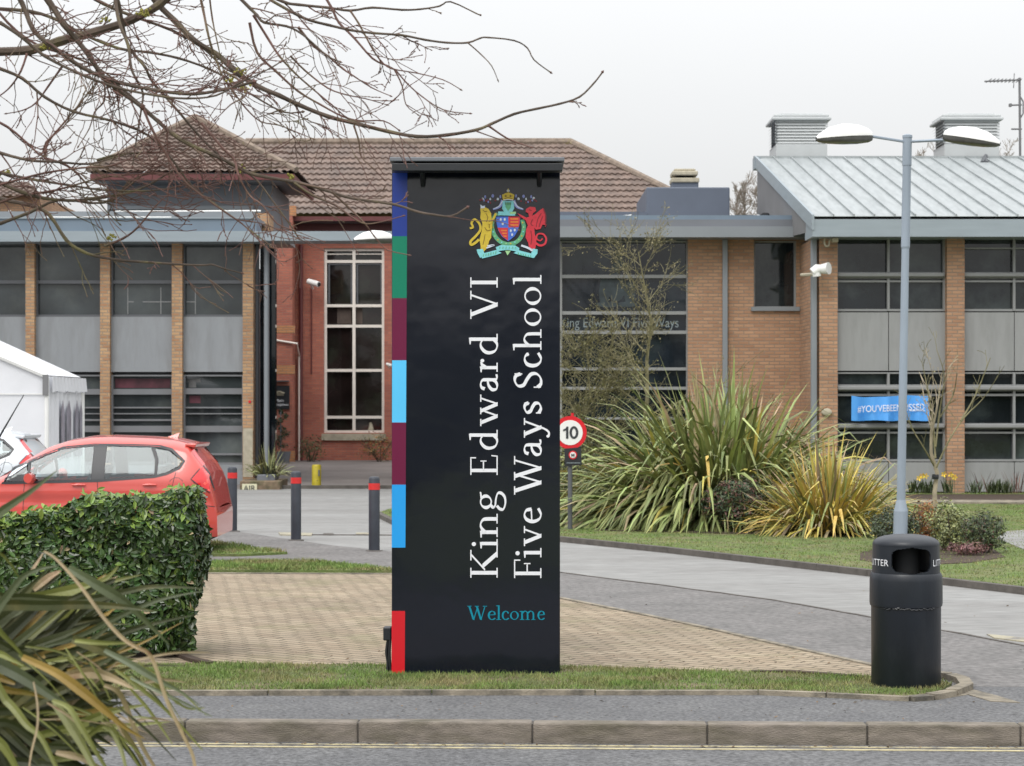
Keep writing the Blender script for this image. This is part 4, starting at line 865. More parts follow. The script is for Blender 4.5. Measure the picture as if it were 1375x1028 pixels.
# shield
cpoly([(480, 430), (760, 430), (752, 520), (730, 600), (690, 665), (620, 720), (548, 665), (508, 600), (488, 520)], 'c_blue')
cpoly([(622, 432), (758, 432), (750, 515), (738, 560), (622, 560)], 'c_red'); cpoly([(497, 565), (618, 565), (618, 712), (560, 670), (520, 618)], 'c_red')
for r0 in (455, 490, 525): cpoly([(645, r0), (738, r0), (734, r0 + 17), (645, r0 + 17)], 'c_orange')
for r0 in (590, 622, 655): cpoly([(535 + (r0 - 590) * .35, r0), (605, r0), (605, r0 + 15), (540 + (r0 - 590) * .5, r0 + 15)], 'c_orange')
for a, b in ((535, 470), (580, 470), (557, 520), (650, 600), (695, 592), (665, 645)): cdot(a, b, 13, 'c_pale', 5, 19)
cline([(478, 431), (620, 431), (762, 431)], 8, 'c_ink', 2)
# lion
cpoly([(300, 345), (345, 325), (395, 350), (425, 400), (430, 470), (455, 440), (440, 520), (430, 600), (425, 680), (400, 720), (385, 790), (350, 830), (300, 840), (305, 780), (290, 700), (315, 610), (325, 520), (300, 450), (305, 390)], 'c_gold')
cline([(285, 700), (240, 740), (195, 760), (190, 720), (250, 660), (300, 590), (290, 520), (235, 470), (200, 510), (215, 560), (180, 570)], (30, 24), 'c_gold')
for pts in ([(355, 640), (345, 700), (330, 760)], [(365, 400), (385, 450), (370, 500)], [(350, 560), (380, 600), (420, 590)], [(330, 360), (350, 380), (380, 375)], [(400, 520), (405, 570)]): cline(pts, 8, 'c_goldd')
cpoly([(300, 300), (330, 318), (355, 310), (350, 340), (305, 345)], 'c_pale'); cline([(400, 520), (440, 480), (480, 400)], 24, 'c_gold'); cline([(300, 835), (350, 825)], 18, 'c_gold')
# dragon
cpoly([(825, 350), (870, 325), (930, 330), (940, 370), (905, 400), (895, 430), (930, 410), (990, 360), (1020, 340), (1045, 400), (1040, 480), (1060, 540), (1015, 530), (990, 580), (940, 590), (920, 570), (925, 640), (945, 700), (935, 790), (915, 830), (860, 800), (850, 740), (820, 680), (825, 590), (845, 540), (820, 480), (760, 440), (725, 400), (770, 420), (830, 450), (860, 440), (850, 400), (820, 385)], 'c_red')
cline([(930, 740), (985, 770), (1040, 750), (1055, 690), (1020, 640), (960, 640), (945, 690), (985, 715), (1015, 690)], (26, 14), 'c_red')
for pts in ([(1000, 400), (960, 470), (940, 560)], [(1020, 430), (990, 500), (975, 560)], [(880, 600), (890, 680), (880, 760)], [(860, 360), (890, 370)], [(900, 470), (880, 520), (905, 545)]): cline(pts, 9, 'c_redd')
cline([(1025, 350), (1050, 430), (1045, 560)], 12, 'c_redd')
# ribbon
cpoly([(258, 815), (330, 810), (345, 860), (300, 915), (268, 858)], 'c_cyan'); cpoly([(958, 815), (900, 805), (885, 860), (915, 915), (955, 862)], 'c_cyan')
cpoly([(300, 870), (480, 822), (545, 855), (480, 880), (320, 920)], 'c_cyan'); cpoly([(910, 915), (760, 880), (680, 858), (740, 825), (905, 868)], 'c_cyan')
cpoly([(478, 790), (540, 765), (610, 770), (700, 770), (748, 800), (740, 845), (620, 820), (490, 835)], 'c_cyan')
cline([(380, 775), (460, 765), (370, 800)], 16, 'c_pale'); cline([(770, 770), (850, 800), (900, 830)], 24, 'c_pale'); cpoly([(585, 830), (650, 830), (612, 885)], 'c_lgreen')
for i in range(6): cline([(335 + i * 28, 898 - i * 6), (340 + i * 28, 868 - i * 6)], 8, 'c_green', 2); cline([(520 + i * 36, 808), (528 + i * 36, 785)], 8, 'c_green', 2); cline([(735 + i * 28, 850 + i * 7), (741 + i * 28, 880 + i * 6)], 8, 'c_green', 2)
m.build('crest', CR, SG)
m = MB(); m.box(X(730, DS), X(750, DS), DS - .012, DS + .2, -.03, Z(905.5, DS)); m.build('foot_block', 'stone', SG, bevel=.006)
m = MB(); m.box(X(729.5, DS), X(527, DS), DS + .03, DS + .19, -.02, Z(906, DS)); m.build('plinth', 'dark', SG)
m = MB(); m.box(X(514, DS), X(525, DS), DS + .04, DS + .14, Z(861, DS), Z(843, DS)); m.build('power_box', 'black', SG, bevel=.008)
m = MB(); m.tube(smoothpts([P(521, 860, DS + .09), P(519, 875, DS + .09), P(521, 890, DS + .09), P(520, 904, DS + .09)]), .012, 6); m.tube(smoothpts([P(524, 858, DS + .05), P(523, 880, DS + .05), P(525, 900, DS + .05)]), .010, 6); m.build('cable', 'black', SG)
# ------------------------------------------------------------------ LITTER BIN
BX, BY = X(1216.5, 14.05), 14.05
TB = thing('litter_bin', 'round black plastic litter bin with domed hood and side openings beside the kerb tip', 'bin', (BX, BY, 0))
pm = 1 / 200.0
def bz(py): return (921.6 - py) / 199.3
m = MB(); m.lathe([(.0, .0), (.222, .0), (.231, .012), (.2325, bz(812)), (.234, bz(811))], BX, BY, 64); m.build('body', 'bin', TB, smooth=True)
m = MB(); m.lathe([(.225, bz(814)), (.240, bz(812)), (.243, bz(808)), (.242, bz(778)), (.239, bz(771)), (.231, bz(768)), (.205, bz(767.5))], BX, BY, 64)
o = m.build('collar', 'bin', TB, smooth=True)
m = MB()
for i in range(26):
    a = -math.pi / 2 - .95 + i * .065; rr = .2345 + R.uniform(0, .004)
    m.tube([(BX + rr * math.cos(a), BY + rr * math.sin(a), bz(813 + R.uniform(-1, 2))), (BX + rr * math.cos(a + .07), BY + rr * math.sin(a + .07), bz(813 + R.uniform(-1, 2)))], R.uniform(.003, .007), 5)
m.build('liner_edge', 'black', TB)
m = MB(); n = 200; rt = .226; ri = .214
zs = [bz(768), bz(764), bz(760), bz(755), bz(748), bz(742), bz(738), bz(735.5), bz(732)]
half = [0, .50, .60, .63, .63, .62, .58, .48, 0]
def hole(a, z):
    d = (a + math.pi / 2) % math.pi; d = min(d, math.pi - d)   # openings at front and back
    for i in range(len(zs) - 1):
        if zs[i] <= z <= zs[i + 1]:
            t = (z - zs[i]) / (zs[i + 1] - zs[i]); return d < (half[i] * (1 - t) + half[i + 1] * t)
    return False
NZ = 40; za, zb = zs[0], zs[-1]
vs = []
for rr in (rt, ri):
    for j in range(NZ + 1):
        for k in range(n):
            a = 2 * math.pi * k / n; z = za + (zb - za) * j / NZ; q = rr - .004 * (z - za) / (zb - za)
            vs.append((BX + q * math.cos(a), BY + q * math.sin(a), z))
fs = []; hl = {}
for j in range(NZ):
    for k in range(n): hl[j, k] = hole(2 * math.pi * (k + .5) / n, za + (zb - za) * (j + .5) / NZ)
O = (NZ + 1) * n
for j in range(NZ):
    for k in range(n):
        k2 = (k + 1) % n; a, b, c, d = j * n + k, j * n + k2, (j + 1) * n + k2, (j + 1) * n + k
        if hl[j, k]: continue
        fs.append((a, b, c, d)); fs.append((O + d, O + c, O + b, O + a))
        if hl.get((j, k2)): fs.append((b, O + b, O + c, c))
        if hl[j, (k - 1) % n]: fs.append((O + a, a, d, O + d))
        if hl.get((j + 1, k)): fs.append((d, c, O + c, O + d))
        if hl.get((j - 1, k)): fs.append((b, a, O + a, O + b))
m.add(vs, fs); m.build('hood', 'bin', TB, smooth=True)
m = MB(); m.lathe([(.222, bz(732)), (.2235, bz(729.5)), (.215, bz(725.5)), (.19, bz(722)), (.15, bz(719.3)), (.09, bz(717.4)), (.0, bz(716.8))], BX, BY, 64); m.build('dome', 'bin', TB, smooth=True)
m = MB(); m.lathe([(.092, bz(775)), (.092, bz(732))], BX, BY, 32); m.lathe([(0, bz(770)), (.21, bz(770))], BX, BY, 32); m.build('core', 'dark', TB, smooth=True)
m = MB()
for a0 in (41, -41 - 48):
    def wrap(x, z):
        a = math.radians(a0 + x * 48) - math.pi / 2
        return (BX + .2275 * math.cos(a), BY + .2275 * math.sin(a), z)
    text_fit(m, 'LITTER', 0, 1, bz(757.5), bz(749), 0, fn=wrap, spacing=1.05)
m.build('lettering', 's_white', TB)
# ------------------------------------------------------------------ BOLLARDS
def bollard(px, py, Dg_, label, first=None):
    x, y = G(px, py)
    if first: return dup(first, (x, y, 0), label, 'black bollards along the footway')
    t = thing('bollard', label, 'bollard', (x, y, 0), 'black bollards along the footway')
    h = .965; r = .072
    m = MB(); m.lathe([(r, -.05), (r, h - .03), (r - .01, h - .008), (r - .03, h), (0, h + .004)], x, y, 24); m.build('post', 'bollard', t, smooth=True)
    m = MB(); m.lathe([(r + .003, h - .17), (r + .003, h - .085)], x, y, 24); m.build('reflective_band', 'refl_red', t, smooth=True)
    m = MB(); m.lathe([(r + .04, -.02), (r + .04, .006), (r, .012)], x, y, 20); m.build('footing', 'kerb_dark', t)
    return t
b1 = bollard(397.5, 725, 0, 'black bollard with red band standing in the middle of the access footway')
bollard(502.5, 739.5, 0, 'black bollard with red band next to the black welcome sign', b1)
bollard(312, 713, 0, 'black bollard with red band just behind the tail of the red car', b1)
x, y = G(425.5, 655); t = thing('yellow_post', 'stubby scuffed yellow post on the forecourt kerb', 'bollard', (x, y, 0))
m = MB(); m.lathe([(.105, -.02), (.105, .50), (.09, .535), (0, .54)], x, y - .1, 20); m.build('post', 'yellow', t, smooth=True)
m = MB(); m.box(x + .05, x + .085, y - .215, y - .19, .28, .42); m.build('bracket', 'frame_dark', t)
# ------------------------------------------------------------------ LAMP POSTS
def lamp_head(t, root, tip, wdt, name='lantern'):
    root = Vector(root); tip = Vector(tip); d = tip - root; L = d.length; d.normalize()
    side = d.cross(Vector((0, 0, 1))).normalized(); up = side.cross(d)
    prof = [(0, .30, .05, .06), (.06, .44, .085, .075), (.25, .80, .13, .085), (.5, 1.0, .145, .08), (.75, .86, .115, .065), (.92, .5, .06, .045), (1, .15, .02, .02)]
    m = MB(); n = 12; vs = []
    for s, w, hu, hd in prof:
        for k in range(n + 1):
            a = math.pi * k / n; vs.append(root + d * (s * L) + side * (w * wdt * math.cos(a)) + up * (hu * math.sin(a) * L / .66))
    m.add(vs, [(i * (n + 1) + k, i * (n + 1) + k + 1, (i + 1) * (n + 1) + k + 1, (i + 1) * (n + 1) + k) for i in range(len(prof) - 1) for k in range(n)])
    m.add([vs[k] for k in range(n + 1)], [tuple(range(n + 1))])
    o = m.build(name, 'white', t, smooth=True)
    m = MB(); vs = []
    for s, w, hu, hd in prof:
        for k in range(n + 1):
            a = math.pi * k / n; vs.append(root + d * (s * L) + side * (w * .97 * wdt * math.cos(a)) - up * (hd * .9 * math.sin(a) ** .6 * L / .66) - up * .004)
    m.add(vs, [(i * (n + 1) + k, i * (n + 1) + k + 1, (i + 1) * (n + 1) + k + 1, (i + 1) * (n + 1) + k) for i in range(len(prof) - 1) for k in range(n)]); m.build('lens', 'lens', o, smooth=True)
DLm = 26.0
LP = thing('street_lamp', 'tall grey lamp column with two white lantern heads rising behind the litter bin', 'lamp', (X(1208, DLm), DLm, .085), 'double headed street lamps')
m = MB(); b = P(1208, 748, DLm); q = lambda py: P(1208.5 + (748 - py) * .0175, py, DLm)
m.tube([b, q(686)], [.088, .088], 20); m.tube([q(686), q(671)], [.088, .055], 20); m.tube([q(671), q(334)], [.054, .047], 20); m.tube([q(334), q(331)], [.047, .055], 20); m.tube([q(331), q(222)], [.055, .052], 20); m.tube([q(222), q(182)], [.058, .056], 20); m.lathe([(.062, Z(185, DLm)), (.062, Z(181.5, DLm)), (.03, Z(180, DLm)), (0, Z(180, DLm))], q(182).x, DLm, 16)
m.build('column', 'galv', LP, smooth=True)
m = MB(); m.tube([P(1216, 190, DLm), P(1168, 182.5, DLm - .1)], .018, 8); m.build('arm', 'galv', LP, smooth=True)
m = MB(); m.tube([P(1219, 190, DLm), P(1270, 187.5, DLm - .25)], .018, 8); m.build('arm', 'galv', LP, smooth=True)
lamp_head(LP, P(1169.5, 182, DLm - .1), P(1096, 186, DLm - .35), .155)
lamp_head(LP, P(1268, 181, DLm - .25), P(1343, 193, DLm - .55), .165)
D2 = 38.0
L2 = thing('street_lamp', 'distant grey lamp column whose white lantern shows left of the black sign', 'lamp', (X(612, D2), D2, 0), 'double headed street lamps')
m = MB(); m.tube([(X(612, D2), D2, 0), (X(612, D2), D2, .75)], [.09, .09], 14); m.tube([(X(612, D2), D2, .75), (X(612, D2), D2, 5.0)], [.06, .05], 14); m.build('column', 'galv', L2, smooth=True)
m = MB(); m.tube([(X(612, D2), D2, 4.95), P(526, 324, D2)], .02, 8); m.build('arm', 'galv', L2, smooth=True)
lamp_head(L2, P(527, 320, D2), P(475, 322, D2 - .3), .16)
# ------------------------------------------------------------------ SPEED SIGN
DQ = 30.9; sx = X(765, DQ)
SP = thing('speed_sign', 'round red ringed 10 speed limit sign over a small black notice on a dark post', 'sign', (sx, DQ, .085))
m = MB(); m.tube([(X(765.5, DQ), DQ, .05), (X(765.5, DQ), DQ, Z(566, DQ))], .035, 10); m.build('post', 'frame_dark', SP, smooth=True)
c = P(765.5, 580.5, DQ)
def disc(r, y, mt, nm, z=None, x=None):
    m = MB(); n = 40; cx = c.x if x is None else x; cz = c.z if z is None else z
    m.add([(cx + r * math.cos(6.2832 * k / n), y, cz + r * math.sin(6.2832 * k / n)) for k in range(n)] + [(cx + r * math.cos(6.2832 * k / n), y + .012, cz + r * math.sin(6.2832 * k / n)) for k in range(n)],
          [tuple(range(n))] + [(k, (k + 1) % n, n + (k + 1) % n, n + k) for k in range(n)]); return m.build(nm, mt, SP)
disc(.245, DQ - .05, 's_red', 'red_ring'); disc(.185, DQ - .056, 'white', 'sign_face')
m = MB(); m.tube([(c.x + .03, DQ - .03, c.z + .22), (c.x + .035, DQ - .03, c.z + .29)], .022, 6); m.build('clip', 's_red', SP)
m = MB(); yq = DQ - .062
m.add([(c.x - .062, yq, c.z - .09), (c.x - .027, yq, c.z - .09), (c.x - .027, yq, c.z + .09), (c.x - .055, yq, c.z + .09), (c.x - .068, yq, c.z + .062), (c.x - .105, yq, c.z + .045), (c.x - .105, yq, c.z + .018), (c.x - .062, yq, c.z + .032)], [(0, 1, 2, 3, 4, 7), (7, 4, 5, 6)])
nq = 28; m.add([(c.x + .055 + a_ * math.cos(6.2832 * k / nq), yq, c.z + b_ * math.sin(6.2832 * k / nq)) for a_, b_ in ((.066, .094), (.030, .060)) for k in range(nq)], [(k, (k + 1) % nq, nq + (k + 1) % nq, nq + k) for k in range(nq)])
m.build('numerals', 'dial', SP)
m = MB(); a = X(758.5, DQ); b = X(781, DQ); m.add([(a, DQ - .05, Z(626, DQ)), (b, DQ - .07, Z(624, DQ)), (b - .01, DQ - .07, Z(600, DQ)), (a - .01, DQ - .05, Z(602, DQ)), (a, DQ - .03, Z(626, DQ)), (b, DQ - .05, Z(624, DQ)), (b - .01, DQ - .05, Z(600, DQ)), (a - .01, DQ - .03, Z(602, DQ))], [(0, 1, 2, 3), (0, 4, 5, 1), (2, 6, 7, 3), (1, 5, 6, 2)]); m.build('notice_board', 'black', SP)
disc(.062, DQ - .08, 's_red', 'notice_ring', Z(610.5, DQ), X(769, DQ)); disc(.045, DQ - .085, 'white', 'notice_face', Z(610.5, DQ), X(769, DQ))
m = MB(); m.box(X(767, DQ), X(771, DQ), DQ - .095, DQ - .09, Z(611.2, DQ), Z(609.8, DQ)); m.box(X(767, DQ), X(768, DQ), DQ - .095, DQ - .09, Z(612.8, DQ), Z(608.5, DQ)); m.box(X(770, DQ), X(771, DQ), DQ - .095, DQ - .09, Z(612.8, DQ), Z(608.5, DQ)); m.build('notice_symbol', 'dial', SP)
m = MB(); m.box(X(760.5, DQ), X(779, DQ), DQ - .085, DQ - .08, Z(621.6, DQ), Z(620.6, DQ)); m.build('notice_text', 'glass_text', SP)
# ------------------------------------------------------------------ CARS
def car(px_tail, D, paint, label, kdir=1, group='parked cars'):
    x0 = X(px_tail, D); y0 = D     # near side at y = D
    t = thing('parked_car', label, 'car', (x0 - 2.0, D + .85, 0), group)
    top = [(0.0, .60), (.05, .80), (.11, 1.01), (.20, 1.155), (.33, 1.30), (.41, 1.40), (.62, 1.445), (.98, 1.47), (1.52, 1.487), (1.79, 1.48), (2.07, 1.44), (2.35, 1.357), (2.62, 1.21), (2.89, 1.03), (3.05, .96), (3.35, .90), (3.65, .82), (3.85, .70), (3.95, .55), (3.98, .40)]
    def topz(u):
        for (a, b), (c, d) in zip(top[:-1], top[1:]):
            if a <= u <= c: return b + (d - b) * (u - a) / (c - a)
        return top[-1][1] if u > 3 else top[0][1]
    def botz(u): return .24 if u < .12 else (.19 if u < 3.8 else .22)
    Wd = .845
    def hw(u, z):
        w = Wd
        w *= 1 - .13 * max(0, (.5 - u) / .5) ** 2.2 - .16 * max(0, (u - 3.3) / .68) ** 2
        if z > .92: w -= .26 * ((z - .92) / .56) ** 1.25
        if z < .45: w -= .07 * ((.45 - z) / .25) ** 2
        w += .012 * math.exp(-((z - .80) / .05) ** 2) - .010 * math.exp(-((z - .70) / .05) ** 2)
        tz = topz(u); e = (tz - z) / .10
        if e < 1: w *= 1 - .22 * (1 - max(0, e)) ** 2
        return w
    def sp(u, z, off=0.0, s=-1): return (x0 - u, D + .85 + s * (hw(u, z) + off), z)
    us = sorted(set([round(.03 * i, 3) for i in range(0, 133)] + [3.98])); NZ_ = 34
    win = [[(2.86, .93), (2.80, 1.06), (2.60, 1.20), (2.56, .95)],
           [(2.53, .95), (2.53, 1.17), (2.15, 1.335), (1.70, 1.372), (1.70, .965)],
           [(1.52, .965), (1.52, 1.372), (.915, 1.358), (.845, 1.21), (.845, 1.02)],
           [(.80, 1.02), (.80, 1.22), (.87, 1.35), (.66, 1.315), (.49, 1.19), (.53, 1.125), (.68, 1.055)]]
    allw = [(2.90, .92), (2.80, 1.10), (2.50, 1.215), (2.13, 1.355), (1.70, 1.392), (1.2, 1.388), (.80, 1.375), (.63, 1.335), (.45, 1.19), (.51, 1.105), (.68, 1.035), (.84, 1.0), (1.6, .95), (2.5, .93)]
    # arches
    wheels = [(.75, .30), (3.28, .30)]
    m = MB(); vs = []; idx = {}
    for s in (-1, 1):
        for i, u in enumerate(us):
            b = botz(u); tz = topz(u)
            for j in range(NZ_ + 1):
                z = b + (tz - b) * (1 - (1 - j / NZ_) ** 1.25)
                idx[s, i, j] = len(vs); vs.append(sp(u, z, 0, s))
    fs = []
    for s in (-1, 1):
        for i in range(len(us) - 1):
            for j in range(NZ_):
                q = [idx[s, i, j], idx[s, i + 1, j], idx[s, i + 1, j + 1], idx[s, i, j + 1]]
                cu = (us[i] + us[i + 1]) / 2; cz = sum(vs[k][2] for k in q) / 4
                if inside(np.array([cu]), np.array([cz]), allw)[0]: continue
                if any((cu - a) ** 2 + (cz - .30) ** 2 < .335 ** 2 for a, _ in wheels): continue
                fs.append(tuple(q if s < 0 else q[::-1]))
    for i in range(len(us) - 1):   # roof / bonnet / tailgate between the two sides
        cu = (us[i] + us[i + 1]) / 2
        if 2.42 < cu < 3.0: continue     # windscreen
        a, b = idx[-1, i, NZ_], idx[-1, i + 1, NZ_]; c_, d_ = idx[1, i + 1, NZ_], idx[1, i, NZ_]
        # crown the surface a little
        o = len(vs)
        for ii, w in ((i, 0), (i + 1, 0)):
            p, r_ = Vector(vs[idx[-1, ii, NZ_]]), Vector(vs[idx[1, ii, NZ_]])
            for k in (.25, .5, .75): qv = p.lerp(r_, k); qv.z += .022 * (1 - (2 * k - 1) ** 2) + 0.004; vs.append(tuple(qv))
        A_ = [a, o, o + 1, o + 2, d_]; B_ = [b, o + 3, o + 4, o + 5, c_]
        for k in range(4): fs.append((A_[k], A_[k + 1], B_[k + 1], B_[k]))
    for i0 in (0, len(us) - 1):
        for j in range(NZ_): fs.append((idx[-1, i0, j], idx[-1, i0, j + 1], idx[1, i0, j + 1], idx[1, i0, j]))
    m.add(vs, fs); body = m.build('body', paint, t, smooth=True)
    def patch(poly, nm, mt, off, parent, sides=(-1, 1), thick=.0, smooth_=True):
        m = MB()
        me = bpy.data.meshes.new('tmp'); bm = bmesh.new(); vv = [bm.verts.new((a, 0, b)) for a, b in poly]; bm.faces.new(vv)
        bmesh.ops.triangulate(bm, faces=bm.faces[:])
        for _ in range(3): bmesh.ops.subdivide_edges(bm, edges=[e for e in bm.edges if e.calc_length() > .06], cuts=1, use_grid_fill=True)
        bmesh.ops.triangulate(bm, faces=bm.faces[:])
        for s in sides:
            m.add([sp(v.co.x, v.co.z, off, s) for v in bm.verts], [tuple(v.index for v in f.verts) for f in (bm.verts.index_update(), bm.faces)[1]])
        bm.free(); bpy.data.meshes.remove(me)
        return m.build(nm, mt, parent, smooth=smooth_)
    def ribbon(poly, w, nm, mt, off, parent, closed=True, sides=(-1, 1)):
        m = MB(); pts = [Vector((a, b, 0)) for a, b in poly]; n = len(pts)
        dn = []
        for i in range(n if closed else n - 1):
            a, b = pts[i], pts[(i + 1) % n]; k = max(1, int((b - a).length / .05))
            for q_ in range(k): dn.append(a.lerp(b, q_ / k))
        if not closed: dn.append(pts[-1])
        n = len(dn)
        for s in sides:
            A = []; Bq = []
            for i, p in enumerate(dn):
                t_ = (dn[(i + 1) % n if closed else min(i + 1, n - 1)] - dn[(i - 1) % n if closed else max(i - 1, 0)]).normalized(); nr = Vector((-t_.y, t_.x, 0)) * w / 2
                A.append(sp(p.x + nr.x, p.y + nr.y, off, s)); Bq.append(sp(p.x - nr.x, p.y - nr.y, off, s))
            m.add(A + Bq, [(i, (i + 1) % n, n + (i + 1) % n, n + i) for i in range(n if closed else n - 1)])
        return m.build(nm, mt, parent)
    for wpoly in win:
        for s_ in (-1, 1): patch(wpoly, 'side_window', 'car_glass', .0, t, sides=(s_,))
    ribbon(allw, .035, 'window_trim', 'black', .003, t)
    for pl in ([(1.52, .955), (1.52, 1.385), (1.70, 1.385), (1.70, .955)], [(.845, 1.0), (.845, 1.21), (.915, 1.37), (.87, 1.375), (.80, 1.22), (.80, 1.0)], [(2.53, .94), (2.53, 1.20), (2.575, 1.18), (2.56, .94)]):
        for s_ in (-1, 1): patch(pl, 'pillar_trim', 'black', .002, t, sides=(s_,))
    # windscreen glass & rear
    m = MB(); a = [sp(2.42, topz(2.42), 0, s) for s in (-1, 1)]; b = [sp(3.0, topz(3.0), 0, s) for s in (-1, 1)]; m.add([a[0], a[1], b[1], b[0]], [(0, 1, 2, 3)]); m.build('windscreen', 'car_glass', t)
    m = MB(); m.add([(x0 - .14, D + .85 - .45, 1.0), (x0 - .14, D + .85 + .45, 1.0), (x0 - .36, D + .85 + .42, 1.33), (x0 - .36, D + .85 - .42, 1.33)], [(0, 1, 2, 3)])
    for i in range(4): m.v[i] = (m.v[i][0] + .012, m.v[i][1], m.v[i][2] + .012)
    m.build('rear_window', 'glass_r', t)
    patch([(.34, .97), (.20, 1.13), (.12, 1.03), (.055, .83), (.09, .80), (.22, .88)], 'tail_light', 'tail', .014, t, sides=(-1,))
    patch([(.20, .88), (.13, .97), (.07, .84), (.09, .815)], 'tail_light_inset', 'tail2', .014, t)
    ribbon([(.34, .97), (.20, 1.13), (.12, 1.03), (.055, .83), (.09, .80), (.22, .88)], .012, 'lens_edge', 'black', .016, t, sides=(-1,))
    ribbon([(.20, 1.14), (.30, 1.25), (.37, 1.34)], .03, 'light_strip', 'tail', .006, t, closed=False)
    ribbon([(1.61, .95), (1.60, .70), (1.58, .36)], .008, 'door_seam', 'black', .0015, t, closed=False)
    ribbon([(.55, 1.06), (.60, .85), (.72, .66)], .008, 'door_seam', 'black', .0015, t, closed=False)
    ribbon([(2.60, .93), (2.62, .60), (2.55, .36)], .008, 'door_seam', 'black', .0015, t, closed=False)
    ribbon([(.84, .99), (.80, .86), (.95, .80), (1.6, .76), (2.6, .70)], .014, 'crease', 'tail2', .001, t, closed=False) if False else None
    ribbon([(.03, .62), (.2, .64), (.42, .55)], .009, 'bumper_seam', 'black', .0015, t, closed=False)
    ribbon([(.66 + .1 * math.cos(k * .6283) - .12, .90 + .09 * math.sin(k * .6283)) for k in range(10)], .006, 'fuel_flap', 'black', .0015, t, sides=(-1,))
    for u in (.90, 1.86):
        m = MB(); 
        for s in (-1, 1): m.tube([Vector(sp(u - .09, .895, .018, s)), Vector(sp(u, .90, .028, s)), Vector(sp(u + .09, .895, .018, s))], [.012, .018, .012], 8)
        m.build('door_handle', paint, t, smooth=True)
    m = MB()
    for s in (-1, 1): m.tube([Vector(sp(2.50, .97, .02, s)), Vector(sp(2.50, .98, .09, s)), Vector(sp(2.51, .985, .20, s))], [.03, .075, .06], 10)
    m.build('wing_mirror', paint, t, smooth=True)
    m = MB(); zt = topz(.75); yc = D + .85
    m.add([(x0 - .86, yc - .02, zt + .01), (x0 - .66, yc - .03, zt + .02), (x0 - .64, yc, zt + .085), (x0 - .66, yc + .03, zt + .02), (x0 - .86, yc + .02, zt + .01)], [(0, 1, 2), (2, 3, 4), (0, 2, 4), (1, 3, 2)]); m.build('roof_fin', paint, t)
    m = MB()
    for s in (1,):
        a = [(.30, 1.405), (.46, 1.41), (.46, 1.375), (.33, 1.355)]
        m.add([(x0 - u, yc - .60, z) for u, z in a] + [(x0 - u, yc + .60, z) for u, z in a], [(0, 1, 2, 3), (7, 6, 5, 4), (0, 4, 5, 1), (1, 5, 6, 2), (2, 6, 7, 3), (3, 7, 4, 0)])
    m.build('spoiler', paint, t, bevel=.01)
    for u, r in wheels:
        for s in (-1, 1):
            wy = yc + s * .78; w = bpy.data.objects.new('wheel', None); COL.objects.link(w); w.parent = t; ORG[w.name] = ORG[t.name]
            m = MB(); prof = [(.18, -.09), (.27, -.095), (.297, -.07), (.30, 0), (.297, .07), (.27, .095), (.18, .09)]; n = 28
            vs = [(x0 - u + r_ * math.cos(6.2832 * k / n), wy + yy, .30 + r_ * math.sin(6.2832 * k / n)) for r_, yy in prof for k in range(n)]
            m.add(vs, [(i * n + k, i * n + (k + 1) % n, (i + 1) * n + (k + 1) % n, (i + 1) * n + k) for i in range(len(prof) - 1) for k in range(n)]); m.build('tyre', 'tyre', w, smooth=True)
            m = MB(); yy = wy + s * .07
            for k in range(5):
                a = k * 1.2566; m.tube([(x0 - u, yy, .30), (x0 - u + .17 * math.cos(a), yy, .30 + .17 * math.sin(a))], [.035, .025], 6)
            vs = [(x0 - u + r_ * math.cos(6.2832 * k / n), yy + d2, .30 + r_ * math.sin(6.2832 * k / n)) for r_, d2 in ((.165, 0), (.185, .01 * s), (.19, -.05 * s)) for k in range(n)]
            m.add(vs, [(i * n + k, i * n + (k + 1) % n, (i + 1) * n + (k + 1) % n, (i + 1) * n + k) for i in range(2) for k in range(n)]); m.build('rim', 'alloy', w, smooth=True)
    m = MB(); m.box(x0 - 3.8, x0 - .1, yc - .66, yc + .66, .20, .42); m.box(x0 - 3.85, x0 - 2.6, yc - .62, yc + .62, .42, .80); m.build('floor', 'dark', t)
    for u in (.95, 1.85):
        for s in (-1, 1):
            m = MB(); y_ = yc + s * .36
            m.box(x0 - u - .5, x0 - u, y_ - .24, y_ + .24, .42, .62); m.add([(x0 - u - .12, y_ - .23, .6), (x0 - u - .12, y_ + .23, .6), (x0 - u + .10, y_ + .2, 1.12), (x0 - u + .10, y_ - .2, 1.12), (x0 - u, y_ - .23, .6), (x0 - u, y_ + .23, .6), (x0 - u + .18, y_ + .2, 1.1), (x0 - u + .18, y_ - .2, 1.1)], [(0, 1, 2, 3), (7, 6, 5, 4), (3, 2, 6, 7), (0, 3, 7, 4), (1, 5, 6, 2)])
            m.box(x0 - u + .08, x0 - u + .17, y_ - .12, y_ + .12, 1.14, 1.30); m.build('seat', 'cloth', t, bevel=.02)
    return t
cr_ = car(307, 26.3 - .25, 'car_red', 'bright red hatchback parked behind the clipped hedge'); cr_.scale = (.92, 1, 1)
c2 = car(54, 33.0, 'car_silver', 'pale silver hatchback mostly hidden behind the roof of the red car')
# whip aerial of the silver car
t = thing('whip_aerial', 'thin black whip aerial leaning up in front of the white marquee', 'aerial', P(-2, 588, 29.5))
m = MB(); m.tube([P(-4, 592, 29.5), P(4, 578, 29.5), P(32, 530, 29.5)], [.022, .015, .006], 6); m.build('rod', 'black', t)
m = MB(); m.box(X(-14, 29.5), X(-2, 29.5), 29.4, 29.6, Z(600, 29.5), Z(590, 29.5)); m.build('base', 'black', t)
